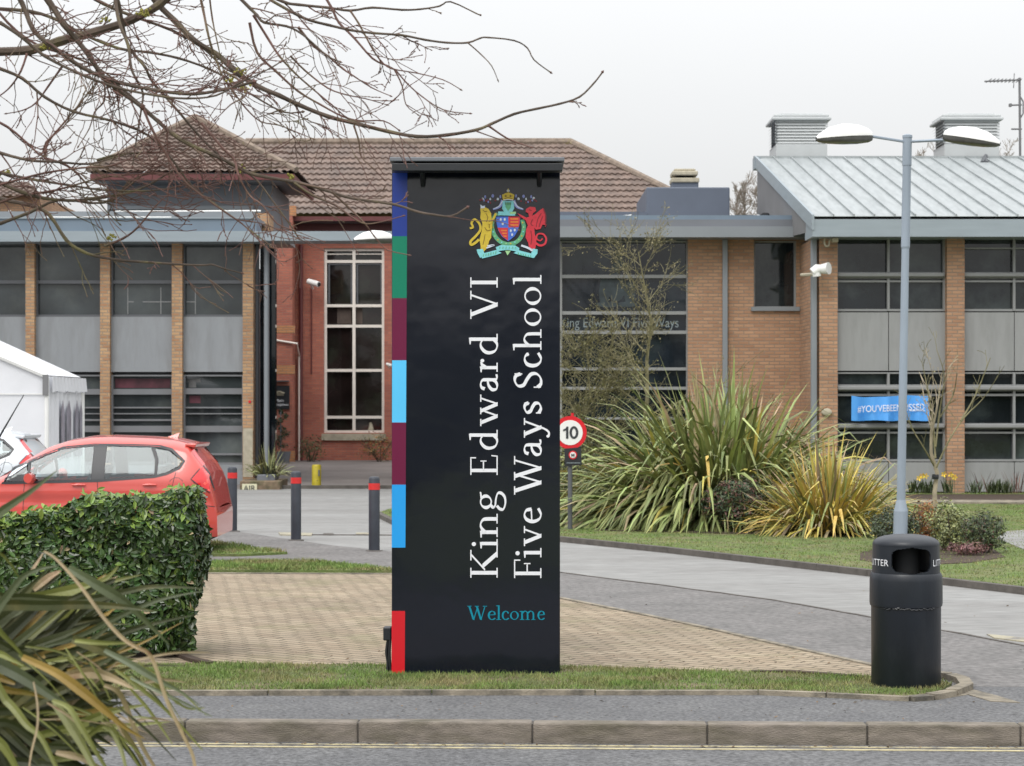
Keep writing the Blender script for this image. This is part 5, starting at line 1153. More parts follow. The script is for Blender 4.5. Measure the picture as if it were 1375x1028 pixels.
# ------------------------------------------------------------------ MARQUEE
DM = 38.0
TM = thing('marquee', 'white PVC marquee with arched clear windows in its side wall behind the cars', 'tent', (X(0, DM), DM, 0))
xc = X(63, DM); D4 = 41.2; xb = xc - .04; ze_ = Z(505, DM); zv = Z(528, DM); apx_ = xc - 4.4; slope = .42; zap = ze_ + 4.4 * slope
m = MB(); n = 14
# gable end
m.add([(xc, DM, 0), (xc, DM, ze_), (apx_, DM, zap), (apx_ - 4.4, DM, ze_), (apx_ - 4.4, DM, 0)], [(0, 1, 2, 3, 4)]); m.build('gable_wall', 'tent', TM)
m = MB(); k = 3
m.add([(xc, DM - .05, ze_ + .02), (apx_, DM - .05, zap + .02), (apx_ + .35, D4, zap), (xb, D4, ze_ + .02), (apx_ - 4.4, DM - .05, ze_), (apx_ - 4.05, D4, ze_)], [(0, 1, 2, 3), (1, 4, 5, 2)])
m.build('roof', 'tent', TM)
m = MB(); m.box(apx_ - 4.4, xc, DM - .03, DM - .02, zv - .02, zv + .0); m.tube([(xc, DM - .03, ze_), (apx_, DM - .03, zap)], .05, 6); m.build('gable_seam', 'white', TM)
# side wall with folds, windows
m = MB(); nn_ = 60; vs = []
for j in range(2):
    for i in range(nn_ + 1):
        u = i / nn_; q = .03 * math.sin(i * 1.7) + .02 * math.sin(i * .9); vs.append((xc + (xb - xc) * u + q, DM + (D4 - DM) * u, 0 if j == 0 else ze_))
m.add(vs, [(i, i + 1, nn_ + 2 + i, nn_ + 1 + i) for i in range(nn_)]); m.build('side_wall', 'tent', TM, smooth=True)
m = MB(); vs = []
for j, z in enumerate((zv + .02, ze_)):
    for i in range(nn_ + 1):
        u = i / nn_; q = .10 + (.04 * math.sin(i * 1.1) if j == 0 else 0); vs.append((xc + (xb - xc) * u + q, DM + (D4 - DM) * u, z + (.03 * abs(math.sin(i * .35)) if j == 0 else 0)))
m.add(vs, [(i, i + 1, nn_ + 2 + i, nn_ + 1 + i) for i in range(nn_)]); m.build('valance', 'tent', TM, smooth=True)
for u0, u1 in ((.30, .40), (.46, .60), (.72, .82), (.86, .94)):
    m = MB(); pts = [(u0, .9), (u1, .9), (u1, 1.75), ((u0 + u1) / 2, 2.0), (u0, 1.75)]
    m.add([(xc + (xb - xc) * u + .065, DM + (D4 - DM) * u, z) for u, z in pts], [(0, 1, 2, 3, 4)]); m.build('window', 'tent_win', TM)
m = MB(); m.tube([(xc, DM - .02, 0), (xc, DM - .02, ze_)], .04, 8); m.build('leg', 'white', TM)
m = MB(); m.tube([(xb + .02, D4, 0), (xb + .02, D4, ze_)], .05, 8); m.build('leg', 'white', TM)
m = MB(); m.box(xc - .06, xc + .04, DM - .09, DM - .05, ze_ - .35, ze_ + .03); m.build('corner_bracket', 'gable', TM)
# ------------------------------------------------------------------ PLANTS
def blade_leaf(mb, base, dirv, L, w, droop, mi=0, seg=7, keel=.18, twist=0.0, kink=None, side=None):
    p = Vector(base); d = Vector(dirv).normalized(); pts = [p.copy()]; ds = [d.copy()]
    st = L / seg
    for i in range(seg):
        if kink is not None and i == kink: d.z -= .95
        d = (d + Vector((0, 0, -droop * (0.35 + i / seg)))).normalized(); p = p + d * st
        if p.z < .03: p.z = .03
        pts.append(p.copy()); ds.append(d.copy())
    s = side if side is not None else Vector((-dirv[1], dirv[0], 0))
    s = Vector(s);
    if s.length < 1e-4: s = Vector((1, 0, 0))
    s.normalize()
    A = []; C = []; Bq = []
    for i, q in enumerate(pts):
        u = i / seg; ww = w * (0.55 + .45 * math.sin(min(1, u * 2.2) * 1.57)) * (1 - max(0, (u - .55) / .45) ** 1.6) + .001
        sd = (s - ds[i] * s.dot(ds[i])).normalized()
        if twist: sd = (Matrix.Rotation(twist * u, 3, ds[i]) @ sd)
        up = sd.cross(ds[i]).normalized()
        A.append(q + sd * ww / 2 + up * keel * ww); C.append(q); Bq.append(q - sd * ww / 2 + up * keel * ww)
    n = seg + 1
    mb.add(A + C + Bq, [f for i in range(seg) for f in ((i, i + 1, n + i + 1, n + i), (n + i, n + i + 1, 2 * n + i + 1, 2 * n + i))], mi)
def flax(name, label, cx, cy, z, rx, ry, n, L, w, mats, wts, up=(.25, 1.3), droop=(.03, .28), group=None, seed=1, bias=0.0):
    rr = random.Random(seed); m = MB()
    t = thing(name, label, 'plant', (cx, cy, z), group)
    for i in range(n):
        a = rr.uniform(0, 6.2832); q = math.sqrt(rr.random()); bx = cx + rx * q * math.cos(a); by_ = cy + ry * q * math.sin(a)
        out = Vector((math.cos(a) * q + rr.gauss(0, .22) + bias, math.sin(a) * q * .8 + rr.gauss(0, .22), 0))
        el = rr.uniform(*up) * (1.25 - .75 * q); d = Vector((out.x, out.y, max(.12, el))).normalized()
        ll = L * rr.uniform(.6, 1.1) * (1.12 - .42 * q)
        mi = rr.choices(range(len(mats)), wts)[0]
        kk = rr.randint(3, 6) if rr.random() < .34 else None
        blade_leaf(m, (bx, by_, z), d, ll, w * rr.uniform(.6, 1.15), rr.uniform(*droop) * (.5 + q), mi, 7, kink=kk, twist=rr.uniform(-.8, .8))
    m.build('leaves', mats, t)
    m = MB()
    for i in range(10):
        a = rr.uniform(0, 6.28); m.tube([(cx + rx * .5 * math.cos(a), cy + ry * .5 * math.sin(a), z - .03), (cx + rx * .6 * math.cos(a), cy + ry * .6 * math.sin(a), z + .25)], [.07, .03], 6)
    m.build('crown', 'inner', t)
    return t
fx = X(968, 31.5)
flax('flax_bush', 'huge arching green flax bush filling the bed between speed sign and lamp post', fx, 32.0, .055, 1.5, .8, 3900, 2.42, .066, ['phor', 'phor_dry', 'phor_y'], [.84, .11, .05], up=(.3, 1.5), droop=(.10, .5), seed=3, bias=-.05)
flax('flax_bush', 'smaller yellow striped flax bush right of the huge green one', X(1112, 29.8), 29.8, .055, .5, .4, 1050, 1.4, .042, ['phor_y', 'phor', 'phor_dry'], [.66, .18, .16], up=(.35, 1.7), droop=(.02, .26), seed=9)
flax('flax_bush', 'little grey green flax plant in the trough beside the buff brick pier', X(360, 47.5), 47.6, Z(640, 47.5), .22, .2, 110, .75, .04, ['f_olive', 'f_pale'], [.6, .4], up=(.5, 1.8), droop=(.02, .2), seed=14)
def leafball(mb, c, r, n, size, mis, wts, rr, flat=1.0, shell=.55, rough=.22):
    c = Vector(c)
    ph = [rr.uniform(0, 6.28) for _ in range(6)]
    for i in range(n):
        v = Vector((rr.gauss(0, 1), rr.gauss(0, 1), rr.gauss(0, 1))).normalized()
        k = 1 + rough * (math.sin(v.x * 5 + ph[0]) * math.sin(v.z * 6 + ph[1]) + .6 * math.sin(v.y * 7 + ph[2] + v.x * 4))
        q = (shell + (1 - shell) * rr.random() ** .6) * k
        p = c + Vector((v.x * r[0], v.y * r[1], v.z * r[2])) * q
        if p.z < .05: continue
        nrm = (v + Vector((rr.gauss(0, .5), rr.gauss(0, .5), rr.gauss(0, .5) + .3))).normalized()
        a = nrm.orthogonal().normalized(); a = Matrix.Rotation(rr.uniform(0, 6.28), 3, nrm) @ a; b = nrm.cross(a); s = size * rr.uniform(.6, 1.3)
        mb.add([p - a * s, p + b * s * .4 + nrm * s * .12, p + a * s, p - b * s * .4 + nrm * s * .12], [(0, 1, 2), (0, 2, 3)], rr.choices(mis, wts)[0])
def shrub(label, px, py, D, w, h, mats, wts, n=1500, size=.03, seed=1, z0=.06, name='shrub', group='low shrubs in the lawn bed', dpt=.8, shell=.4, stems=8):
    rr = random.Random(seed); x = X(px, D); t = thing(name, label, 'shrub', (x, D, z0), group)
    m = MB(); leafball(m, (x, D, z0 + h * .52), (w / 2, w / 2 * dpt, h * .52), n, size, list(range(len(mats))), wts, rr, shell=shell); m.build('leaves', mats, t)
    m = MB()
    for i in range(stems):
        a = rr.uniform(0, 6.28); m.tube([(x + rr.uniform(-.1, .1), D + rr.uniform(-.1, .1), z0 - .02), (x + w * .2 * math.cos(a), D + w * .2 * math.sin(a), z0 + h * .4), (x + w * .42 * math.cos(a), D + w * .42 * math.sin(a) * dpt, z0 + h * rr.uniform(.6, .95))], [.014, .01, .004], 5)
    m.build('stems', 'bark', t); return t
shrub('dull grey green rounded shrub left of the lamp column foot', 1200, 0, 26.6, .72, .55, ['f_grey', 'f_green'], [.6, .4], 2600, .026, 21)
shrub('low rust brown shrub right of the lamp column', 1247, 0, 27.4, .52, .56, ['f_rust', 'f_red'], [.85, .15], 2200, .022, 22)
shrub('pale variegated upright shrub between the rusty shrub and the dark one', 1275, 0, 26.3, .56, .60, ['f_pale', 'f_grey', 'f_lime'], [.5, .2, .3], 2600, .024, 23)
shrub('dark olive rounded shrub at the right end of the bed', 1320, 0, 25.9, .56, .50, ['f_green', 'f_red', 'f_grey'], [.55, .1, .35], 2800, .022, 24)
shrub('low purplish heather at the foot of the dark olive shrub', 1300, 0, 25.5, .55, .16, ['f_pink', 'f_red'], [.5, .5], 900, .018, 25)
shrub('dark reddish tipped bush between the green and the yellow flax', 990, 0, 30.35, 1.1, .78, ['f_dark', 'f_red', 'f_green'], [.35, .3, .35], 6500, .03, 26)
shrub('yellow green hedge bush behind the speed limit sign', 758, 0, 34.0, 1.3, 1.25, ['f_lime', 'f_green', 'f_olive'], [.35, .4, .25], 5000, .03, 27)
shrub('scrubby brown green bush left under the tall cream window', 418, 0, 61.2, .9, .75, ['f_olive', 'f_green'], [.5, .5], 500, .04, 28, z0=.23, group='weeds at the brick wall foot')
shrub('scrubby brown green bush by the brick wall near the sign edge', 508, 0, 61.2, 1.3, .85, ['f_olive', 'f_rust'], [.6, .4], 700, .04, 29, z0=.23, group='weeds at the brick wall foot')
# clipped cone plant by the entrance
t = thing('topiary', 'small dark twisted conifer in a pot under the reception sign', 'plant', P(378, 612, 60.3))
m = MB(); rr = random.Random(8)
for i in range(9):
    u = i / 8; leafball(m, (X(377, 60.3) + .14 * math.sin(i * 1.6), 60.3 + .1 * math.cos(i * 1.6), Z(553 + 45 * u, 60.3)), (.06 + .15 * u,) * 2 + (.09,), 120, .035, [0, 1], [.8, .2], rr)
m.build('foliage', ['f_dark', 'f_green'], t)
m = MB(); m.lathe([(.0, Z(622, 60.3)), (.17, Z(622, 60.3)), (.23, Z(606, 60.3)), (.2, Z(606, 60.3))], X(380, 60.3), 60.3, 16); m.tube([P(377, 608, 60.3), P(377, 553, 60.3)], .02, 5); m.build('pot', 'wall_grey', t)
# flower border plants
for i, (px, kind) in enumerate(((1226, 0), (1239, 2), (1249, 0), (1273, 1), (1310, 0), (1322, 3), (1333, 0), (1341, 0), (1352, 0), (1362, 3), (1372, 3))):
    rr = random.Random(100 + i); x = X(px, 42.3); lab = {0: 'clump of green bulb leaves', 1: 'daffodil clump with yellow flowers', 2: 'tall daffodil clump with yellow flowers', 3: 'brown dead stalks'}[kind]
    where = {1226: 'just right of the lamp column', 1239: 'between the lamp column and the young tree', 1249: 'close left of the young tree stem', 1273: 'at the foot of the brick pier', 1310: 'first right of the brick pier', 1322: 'standing tallest right of the brick pier', 1333: 'under the grey panel, next to the dead stalks', 1341: 'broad and under the middle of the grey panel', 1352: 'just left of the window joint', 1362: 'thin and below the window joint', 1372: 'at the right end of the border'}[px]
    t = thing('border_plant', lab + ' ' + where, 'plant', (x, 42.3, .1), 'plants in the border under the zinc roofed wing')
    m = MB(); n = 30 if kind != 3 else 9
    for k in range(n):
        a = rr.uniform(0, 6.28); blade_leaf(m, (x + rr.uniform(-.1, .1), 42.3 + rr.uniform(-.08, .08), .1), (math.cos(a) * .4, math.sin(a) * .3, 1), rr.uniform(.2, .34) * (1.6 if kind == 3 else 1), .026 if kind != 3 else .02, .12, 0, 4)
    m.build('leaves', 'f_green' if kind != 3 else 'f_red', t)
    if kind in (1, 2):
        m = MB()
        for k in range(3):
            c_ = Vector((x + rr.uniform(-.12, .12), 42.25 + rr.uniform(-.08, .08), .1 + rr.uniform(.26, .40)))
            for q in range(5): a = q * 1.2566; m.add([c_, c_ + Vector((.045 * math.cos(a - .4), -.01, .045 * math.sin(a - .4))), c_ + Vector((.065 * math.cos(a), -.02, .065 * math.sin(a))), c_ + Vector((.045 * math.cos(a + .4), -.01, .045 * math.sin(a + .4)))], [(0, 1, 2, 3)])
            m.tube([c_, (c_.x, c_.y, .1)], .006, 4, 1)
        m.build('flowers', ['f_yellow', 'f_green'], t)
# ------------------------------------------------------------------ HEDGE
HX1 = -2.39; HX0 = -6.5; HY0 = 15.55; HY1 = 16.35
t = thing('hedge', 'clipped square laurel hedge with glossy leaves in front of the red car', 'hedge', ((HX0 + HX1) / 2, 16.2, 0))
rr = random.Random(77); m = MB()
def hz(x): return 1.205 + .03 * math.sin(x * 7) + .02 * math.sin(x * 17) - (.14 * min(1, max(0, (-3.15 - x) / .25)))
def hleaf(p, nrm, s, mi):
    nrm = (nrm + Vector((rr.gauss(0, .45), rr.gauss(0, .45), rr.gauss(0, .45) + .15))).normalized()
    a = nrm.orthogonal().normalized(); a = Matrix.Rotation(rr.uniform(0, 6.28), 3, nrm) @ a
    a = (a + Vector((0, 0, rr.choice((-.5, .4))))); a = (a - nrm * a.dot(nrm)).normalized(); b = nrm.cross(a)
    f = nrm * s * .16
    m.add([p - a * s, p - a * s * .35 + b * s * .40 + f, p + a * s * .35 + b * s * .36 + f, p + a * s, p + a * s * .35 - b * s * .36 + f, p - a * s * .35 - b * s * .40 + f, p - a * s * .3, p + a * s * .35], [(0, 6, 1), (1, 6, 7, 2), (2, 7, 3), (3, 7, 4), (4, 7, 6, 5), (5, 6, 0)], mi)
for i in range(19500):
    x = rr.uniform(HX0 if rr.random() < .25 else -4.3, HX1); q = rr.random()
    dep = rr.random() ** 1.6 * .13; lump = .03 * math.sin(x * 4.1) * math.sin(x * 1.7 + 2)
    if q < .60:
        z = rr.uniform(.05, hz(x)); tuck = .13 * max(0, (.4 - z) / .4); y = HY0 + dep + lump + .04 * math.sin(z * 6 + x * 3) + tuck; n_ = Vector((0, -1, .15))
    elif q < .80:
        y = rr.uniform(HY0, HY1); z = hz(x) - dep * .8; n_ = Vector((0, -.1, 1))
    else:
        y = rr.uniform(HY0, HY1); z = rr.uniform(.05, hz(HX1)); x = HX1 - dep - .16 * max(0, (.5 - z) / .5) + .03 * math.sin(z * 7 + y * 4) - .06 * max(0, (z - 1.1) / .15) ** 2; n_ = Vector((1, 0, .15))
    top_ = z > hz(x) - .2
    hleaf(Vector((x, y, z)), n_, rr.uniform(.026, .052), 1 if rr.random() < (.24 if top_ else .05) else (2 if rr.random() < .012 else 0))
for i in range(110):     # stray shoots above the top
    x = rr.uniform(-4.3, HX1 - .05); y = rr.uniform(HY0, HY0 + .5); z = hz(x) + rr.uniform(0, .05); hleaf(Vector((x, y, z)), Vector((0, -.8, .3)), .035, 1)
m.build('leaves', ['hedge', 'hedge_new', 'phor_dry'], t)
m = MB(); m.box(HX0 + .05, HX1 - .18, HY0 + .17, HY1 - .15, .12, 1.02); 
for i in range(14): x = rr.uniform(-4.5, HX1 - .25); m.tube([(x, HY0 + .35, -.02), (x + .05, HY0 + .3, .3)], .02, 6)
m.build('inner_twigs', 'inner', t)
# ------------------------------------------------------------------ BARE TREES
def tw(mb, p, d, L, r, lvl, rr, mi=0, grav=-.02, spread=.8, bud=True, budm=0, minr=.0012, kids=(2, 4), seg=5, n=4, budk=1.7):
    p = Vector(p); d = Vector(d).normalized(); pts = [p.copy()]; rs = [r]; dirs = [d.copy()]
    for i in range(seg):
        d = (d + Vector((rr.gauss(0, .13), rr.gauss(0, .13), rr.gauss(0, .13) + grav))).normalized(); p = p + d * L / seg
        pts.append(p.copy()); rs.append(max(minr, r * (1 - .75 * (i + 1) / seg))); dirs.append(d.copy())
    mb.tube(pts, rs, n, mi, cap=False)
    if bud and lvl <= 1:
        for k in range(2, seg + 1):
            if k == seg or rr.random() < .5:
                q = pts[k]; dd = dirs[k]; br = max(rs[k] * budk, minr * 1.8); mb.tube([q, q + dd * br * 1.6, q + dd * br * 3.6], [rs[k], br, minr * .3], n, budm, cap=False)
    if lvl > 0:
        for c in range(rr.randint(*kids)):
            k = rr.randint(1, seg - 1); o = Vector((rr.gauss(0, 1), rr.gauss(0, 1), rr.gauss(0, 1))); o = (o - dirs[k] * o.dot(dirs[k])).normalized()
            tw(mb, pts[k], dirs[k] + o * spread * rr.uniform(.6, 1.2), L * rr.uniform(.4, .7), rs[k] * .65, lvl - 1, rr, mi, grav, spread, bud, budm, minr, kids, seg, n, budk)
T = thing('bare_tree', 'leafless tree whose drooping budded branches hang across the top left sky', 'tree', (-4.3, 8.8, -.04))
traced = [  # (width px at start, width end, depth at start, depth end, points)
 (13, 10, 8.9, 8.7, [(-260, 40), (-120, 75), (-20, 70), (40, 67), (80, 55), (130, 42), (175, 27), (215, 5), (260, -40)], 2),
 (11, 5, 8.0, 8.3, [(-160, -180), (-40, -90), (30, -40), (67, 4), (85, 32), (102, 52), (120, 75), (140, 105), (165, 125), (190, 143)], 2),
 (6, 2.5, 8.3, 8.4, [(150, 108), (190, 143), (242, 187), (292, 210), (321, 225), (345, 235), (400, 245), (440, 256), (473, 266), (528, 274), (560, 284), (582, 288), (606, 290), (626, 279)], 2),
 (7, 4, 8.2, 8.2, [(10, -30), (30, 5), (45, 40), (70, 62), (110, 90), (150, 108), (165, 112), (215, 122), (260, 126), (300, 120), (340, 110)], 2),
 (9, 2, 9.0, 8.8, [(150, -80), (185, -30), (212, 5), (235, 28), (262, 55), (290, 72), (315, 95), (345, 115), (375, 128), (400, 140), (440, 156), (480, 166), (520, 176), (560, 183), (600, 181), (640, 174), (660, 166), (690, 153), (720, 146), (752, 139), (778, 130), (797, 112), (808, 98)], 1),
 (3, 1.2, 8.8, 8.8, [(655, 168), (680, 185), (700, 193), (712, 197)], 1), (2, 1, 8.8, 8.8, [(640, 176), (665, 185), (690, 193)], 1),
 (4.5, 1.5, 8.6, 8.4, [(300, -60), (350, -10), (400, 20), (420, 28), (440, 33), (470, 40), (500, 44), (540, 47), (570, 53), (600, 57), (628, 57), (645, 51), (655, 50), (690, 54), (708, 64), (717, 80), (738, 96)], 1),
 (2, 1, 8.4, 8.4, [(628, 57), (645, 72), (660, 88), (668, 106)], 1),
 (4.5, 1.5, 9.2, 9.2, [(330, -20), (380, 2), (400, 6), (440, 10), (470, 14), (500, 10), (540, 13), (565, 12), (590, 8), (605, 2), (640, 18), (645, 20)], 1),
 (4, 1.2, 8.9, 8.7, [(430, -15), (445, 10), (455, 30), (475, 50), (500, 78), (520, 88), (532, 95), (545, 110), (565, 128), (595, 147), (630, 152)], 2),
 (3, 1.2, 8.7, 8.7, [(470, 14), (482, 32), (500, 65), (512, 82), (526, 92), (560, 98), (595, 107), (617, 119)], 1),
 (2.5, 1, 8.7, 8.7, [(530, 94), (540, 115), (545, 140), (560, 153)], 1),
 (4, 1.2, 8.5, 8.5, [(400, 36), (420, 60), (440, 75), (460, 92), (475, 102), (500, 118), (523, 128)], 1),
 (3, 1.2, 8.6, 8.6, [(390, 75), (410, 95), (440, 118), (465, 127), (490, 132), (518, 140)], 1),
 (4, 1.5, 9.1, 9.0, [(335, 30), (345, 70), (370, 95), (400, 122), (430, 140), (460, 156), (485, 162), (515, 162), (535, 174)], 1),
 (5, 2, 8.5, 8.9, [(120, -60), (155, -10), (165, 35), (172, 60), (182, 75), (195, 90), (205, 110), (240, 150), (270, 185), (305, 218), (320, 225), (345, 242), (370, 275), (392, 305), (400, 318)], 1),
 (5, 1.5, 8.5, 8.3, [(155, 0), (160, 30), (172, 60), (176, 90), (185, 110), (192, 125), (190, 145), (186, 170), (181, 200), (178, 222)], 0),
 (4, 1.3, 8.7, 8.7, [(265, -20), (272, 10), (278, 40), (283, 60), (290, 80), (297, 98), (305, 112), (315, 125), (330, 145), (350, 163), (375, 168), (400, 178), (420, 186)], 1),
 (3, 1.3, 8.7, 8.7, [(280, -15), (285, 25), (292, 58), (300, 95)], 0),
 (5, 1.5, 8.6, 8.4, [(310, -15), (335, 10), (345, 20), (355, 30), (385, 35), (405, 45), (425, 62), (440, 75), (455, 82)], 2),
 (4, 1.3, 8.8, 8.8, [(340, 20), (360, 52), (375, 75), (395, 97), (415, 115), (445, 140), (470, 160), (500, 165)], 1),
 (5, 1.4, 8.4, 8.4, [(-20, 85), (0, 92), (30, 105), (60, 130), (100, 150), (150, 162), (200, 182), (232, 215), (258, 250), (290, 275), (318, 295), (345, 316), (365, 330)], 1),
 (6, 2, 8.3, 8.6, [(-60, 215), (0, 245), (30, 258), (60, 266), (100, 269), (140, 264), (175, 258), (205, 245), (235, 228), (265, 224)], 2),
 (6, 1.6, 8.8, 8.5, [(-60, 240), (0, 266), (40, 275), (66, 288), (89, 322), (110, 337), (131, 344), (160, 349), (184, 351), (230, 354), (270, 356), (285, 355), (300, 360), (323, 366)], 1),
 (5, 1.5, 8.2, 8.5, [(-40, 190), (0, 205), (40, 215), (75, 217), (120, 220), (150, 212), (180, 205), (230, 203)], 2),
 (4, 1.2, 8.4, 8.4, [(-30, 150), (10, 170), (40, 195), (55, 208), (62, 190), (80, 175), (100, 152)], 2),
 (4, 1.2, 8.4, 8.4, [(60, 210), (65, 190), (90, 160), (110, 135), (128, 112)], 2),
 (3.5, 1.2, 8.6, 8.6, [(36, 72), (28, 95), (15, 115), (0, 128), (-20, 140)], 1), (3.5, 1.2, 8.6, 8.6, [(84, 88), (65, 115), (48, 138), (30, 148), (10, 152)], 1),
 (3, 1.2, 8.4, 8.4, [(140, 110), (140, 135), (127, 150), (120, 172), (106, 195)], 1),
 (5, 2, 9.3, 9.2, [(-30, 10), (40, 15), (80, 28), (110, 45), (160, 65), (200, 70), (240, 78), (280, 92), (310, 108), (340, 128), (380, 150), (405, 150)], 1),
 (5, 1.5, 8.1, 8.1, [(0, 30), (30, 50), (60, 75), (110, 100), (160, 118), (210, 128), (250, 132), (290, 128), (320, 112), (350, 98), (375, 84)], 2),
 (4, 1.2, 8.3, 8.3, [(190, 140), (205, 175), (225, 210), (245, 240), (270, 262), (310, 290), (325, 300), (345, 320), (365, 338)], 1),
 (4, 1.5, 8.2, 8.2, [(270, 165), (300, 200), (315, 215), (320, 235), (335, 262), (352, 275), (372, 300), (392, 308)], 1),
 (4, 1.2, 8.2, 8.2, [(395, 245), (420, 262), (450, 275), (480, 296), (500, 300), (540, 290)], 1),
 (3, 1.2, 8.2, 8.2, [(445, 257), (470, 280), (490, 300), (505, 320), (520, 335), (548, 342)], 1),
 (3, 1, 8.6, 8.6, [(475, 168), (482, 190), (485, 210), (500, 225), (515, 240)], 1),
 (4, 1.2, 9.0, 9.0, [(-30, -20), (10, 30), (50, 60), (95, 75), (130, 90), (160, 110), (190, 118), (230, 108), (270, 105)], 2),
 (6, 2, 9.2, 9.0, [(60, -70), (100, -20), (140, 5), (175, 20), (230, 40), (270, 62), (300, 90), (325, 102)], 2),
 (4, 1.2, 8.5, 8.3, [(300, 95), (325, 110), (330, 128), (310, 140), (290, 160)], 2),
 (5, 1.4, 8.6, 8.6, [(0, 300), (40, 285), (80, 268), (140, 272), (180, 240), (208, 232)], 1),
 (5, 1.6, 8.5, 8.5, [(-40, 225), (0, 232), (40, 240), (90, 248), (140, 255), (200, 256), (240, 250)], 2),
 (4, 1.3, 8.3, 8.3, [(-30, 255), (10, 245), (60, 232), (110, 225), (150, 222), (190, 206), (205, 200)], 2),
 (4, 1.2, 8.6, 8.6, [(60, 212), (90, 222), (115, 245), (140, 280), (160, 300)], 1),
 (4, 1.2, 8.4, 8.4, [(-10, 275), (30, 262), (75, 255), (130, 240), (165, 235), (215, 232)], 2),
 (4, 1.3, 8.5, 8.5, [(130, 215), (160, 207), (200, 205), (235, 203), (262, 215)], 2),
 (3.5, 1.2, 8.6, 8.6, [(150, 270), (175, 248), (200, 228), (215, 222)], 1),
 (4, 1.2, 8.7, 8.7, [(140, 330), (165, 320), (185, 305), (210, 275), (225, 262)], 1),
]
m = MB(); m2 = MB(); rr = random.Random(4)
for w0, w1, d0, d1, pts, lv in traced:
    n = len(pts); P3 = []
    ln = sum(math.dist(a, b) for a, b in zip(pts[:-1], pts[1:])); acc = 0
    for i, (a, b) in enumerate(pts):
        if i: acc += math.dist(pts[i - 1], pts[i])
        P3.append(P(a, b, d0 + (d1 - d0) * acc / ln + rr.uniform(-.03, .03)))
    sp_ = smoothpts(P3, 3)
    rs = [(w0 + (w1 - w0) * (i / (len(sp_) - 1)) ** .9) / 2 / F * d0 * 1.0 * (1 + .12 * (i % 3 == 0)) for i in range(len(sp_))]
    (m if w0 > 4.4 else m2).tube(sp_, rs, 7 if w0 > 4.4 else 5, 0)
    q = sp_[-1]; dd = (sp_[-1] - sp_[-2]).normalized(); m2.tube([q, q + dd * .006, q + dd * .016], [rs[-1], rs[-1] * 2, .0005], 5)
    stepm = {0: .24, 1: .12, 2: .075}[lv]; dist = 0
    for i in range(2, len(sp_) - 1):
        dist += (sp_[i] - sp_[i - 1]).length
        while dist > stepm:
            dist -= stepm * rr.uniform(.6, 1.5); dr = (sp_[i + 1] - sp_[i]).normalized()
            px_ = sp_[i].x * F / sp_[i].y + CX
            if px_ < -120: continue
            o = Vector((rr.gauss(0, .8), rr.gauss(0, .5), rr.gauss(-.1, 1))); o = (o - dr * o.dot(dr)).normalized()
            far = min(1, max(0.0, (px_ - 430) / 250))
            if rr.random() < far * .75: continue
            if px_ > 430 and HY - (sp_[i].z - H) * F / sp_[i].y > 205 and rr.random() < .8: continue
            tw(m2, sp_[i], dr * 1.0 + o * rr.uniform(.4, .9), rr.uniform(.08, .34) * (1 - .5 * far), max(.0022, rs[i] * .5) if rs[i] < .006 else .0036, 2 if rr.random() < .35 * (1 - far) else 1, rr, 0, rr.uniform(-.06, .05), .75, True, 0, .0016, (1, 3), 6, 5)
# limbs joining to a trunk outside the picture
trunk = [(-4.3, 8.8, -.1), (-4.25, 8.75, 1.2), (-4.1, 8.7, 2.4), (-3.9, 8.6, 3.3), (-3.4, 8.5, 4.2), (-2.8, 8.4, 5.0)]
m.tube(smoothpts(trunk, 4), [.17, .165, .16, .155, .15, .145, .14, .135, .13, .125, .12, .115, .11, .105, .10, .09, .08, .07, .06, .05, .04], 12)
for e in ((P(-260, 40, 8.9)), (P(-160, -180, 8.0)), (P(-60, 215, 8.3)), P(-60, 240, 8.8), P(-40, 190, 8.2), P(-30, 10, 9.3), P(-20, 85, 8.4), P(-30, -20, 9.0)):
    s0 = Vector((-4.15, 8.72, 2.2 + .25 * rr.random())); m.tube(smoothpts([s0, s0.lerp(e, .5) + Vector((0, 0, .15)), e], 5), [.07 - .0045 * i for i in range(11)], 8)
for e in ((150, -80, 9.0), (300, -60, 8.6), (330, -20, 9.2), (430, -15, 8.9), (265, -20, 8.7), (310, -15, 8.6), (120, -60, 8.5), (60, -70, 9.2), (280, -15, 8.7)):
    m.tube(smoothpts([(-2.8, 8.4, 5.0), Vector((-2.8, 8.4, 5.0)).lerp(P(*e), .5) + Vector((0, 0, .25)), P(*e)], 5), [.035 - .0027 * i for i in range(11)], 7)
m.build('trunk', 'bark', T, smooth=True); m2.build('twigs', 'twig', T)
m = MB()
for px, py, s in ((200, 14, 9), (190, 18, 6), (140, 28, 6), (322, 96, 7), (330, 118, 6), (310, 108, 6), (8, 232, 7), (60, 62, 5), (325, 228, 5), (390, 238, 6), (150, 318, 6)):
    for k in range(10):
        c_ = P(px + rr.gauss(0, s * .6), py + rr.gauss(0, s * .4), 8.6 + rr.gauss(0, .02)); m.tube([c_ - Vector((.006, 0, 0)), c_, c_ + Vector((.006, 0, .003))], [.001, .007, .001], 5)
m.build('lichen', 'lichen', T)['kind'] = 'stuff'
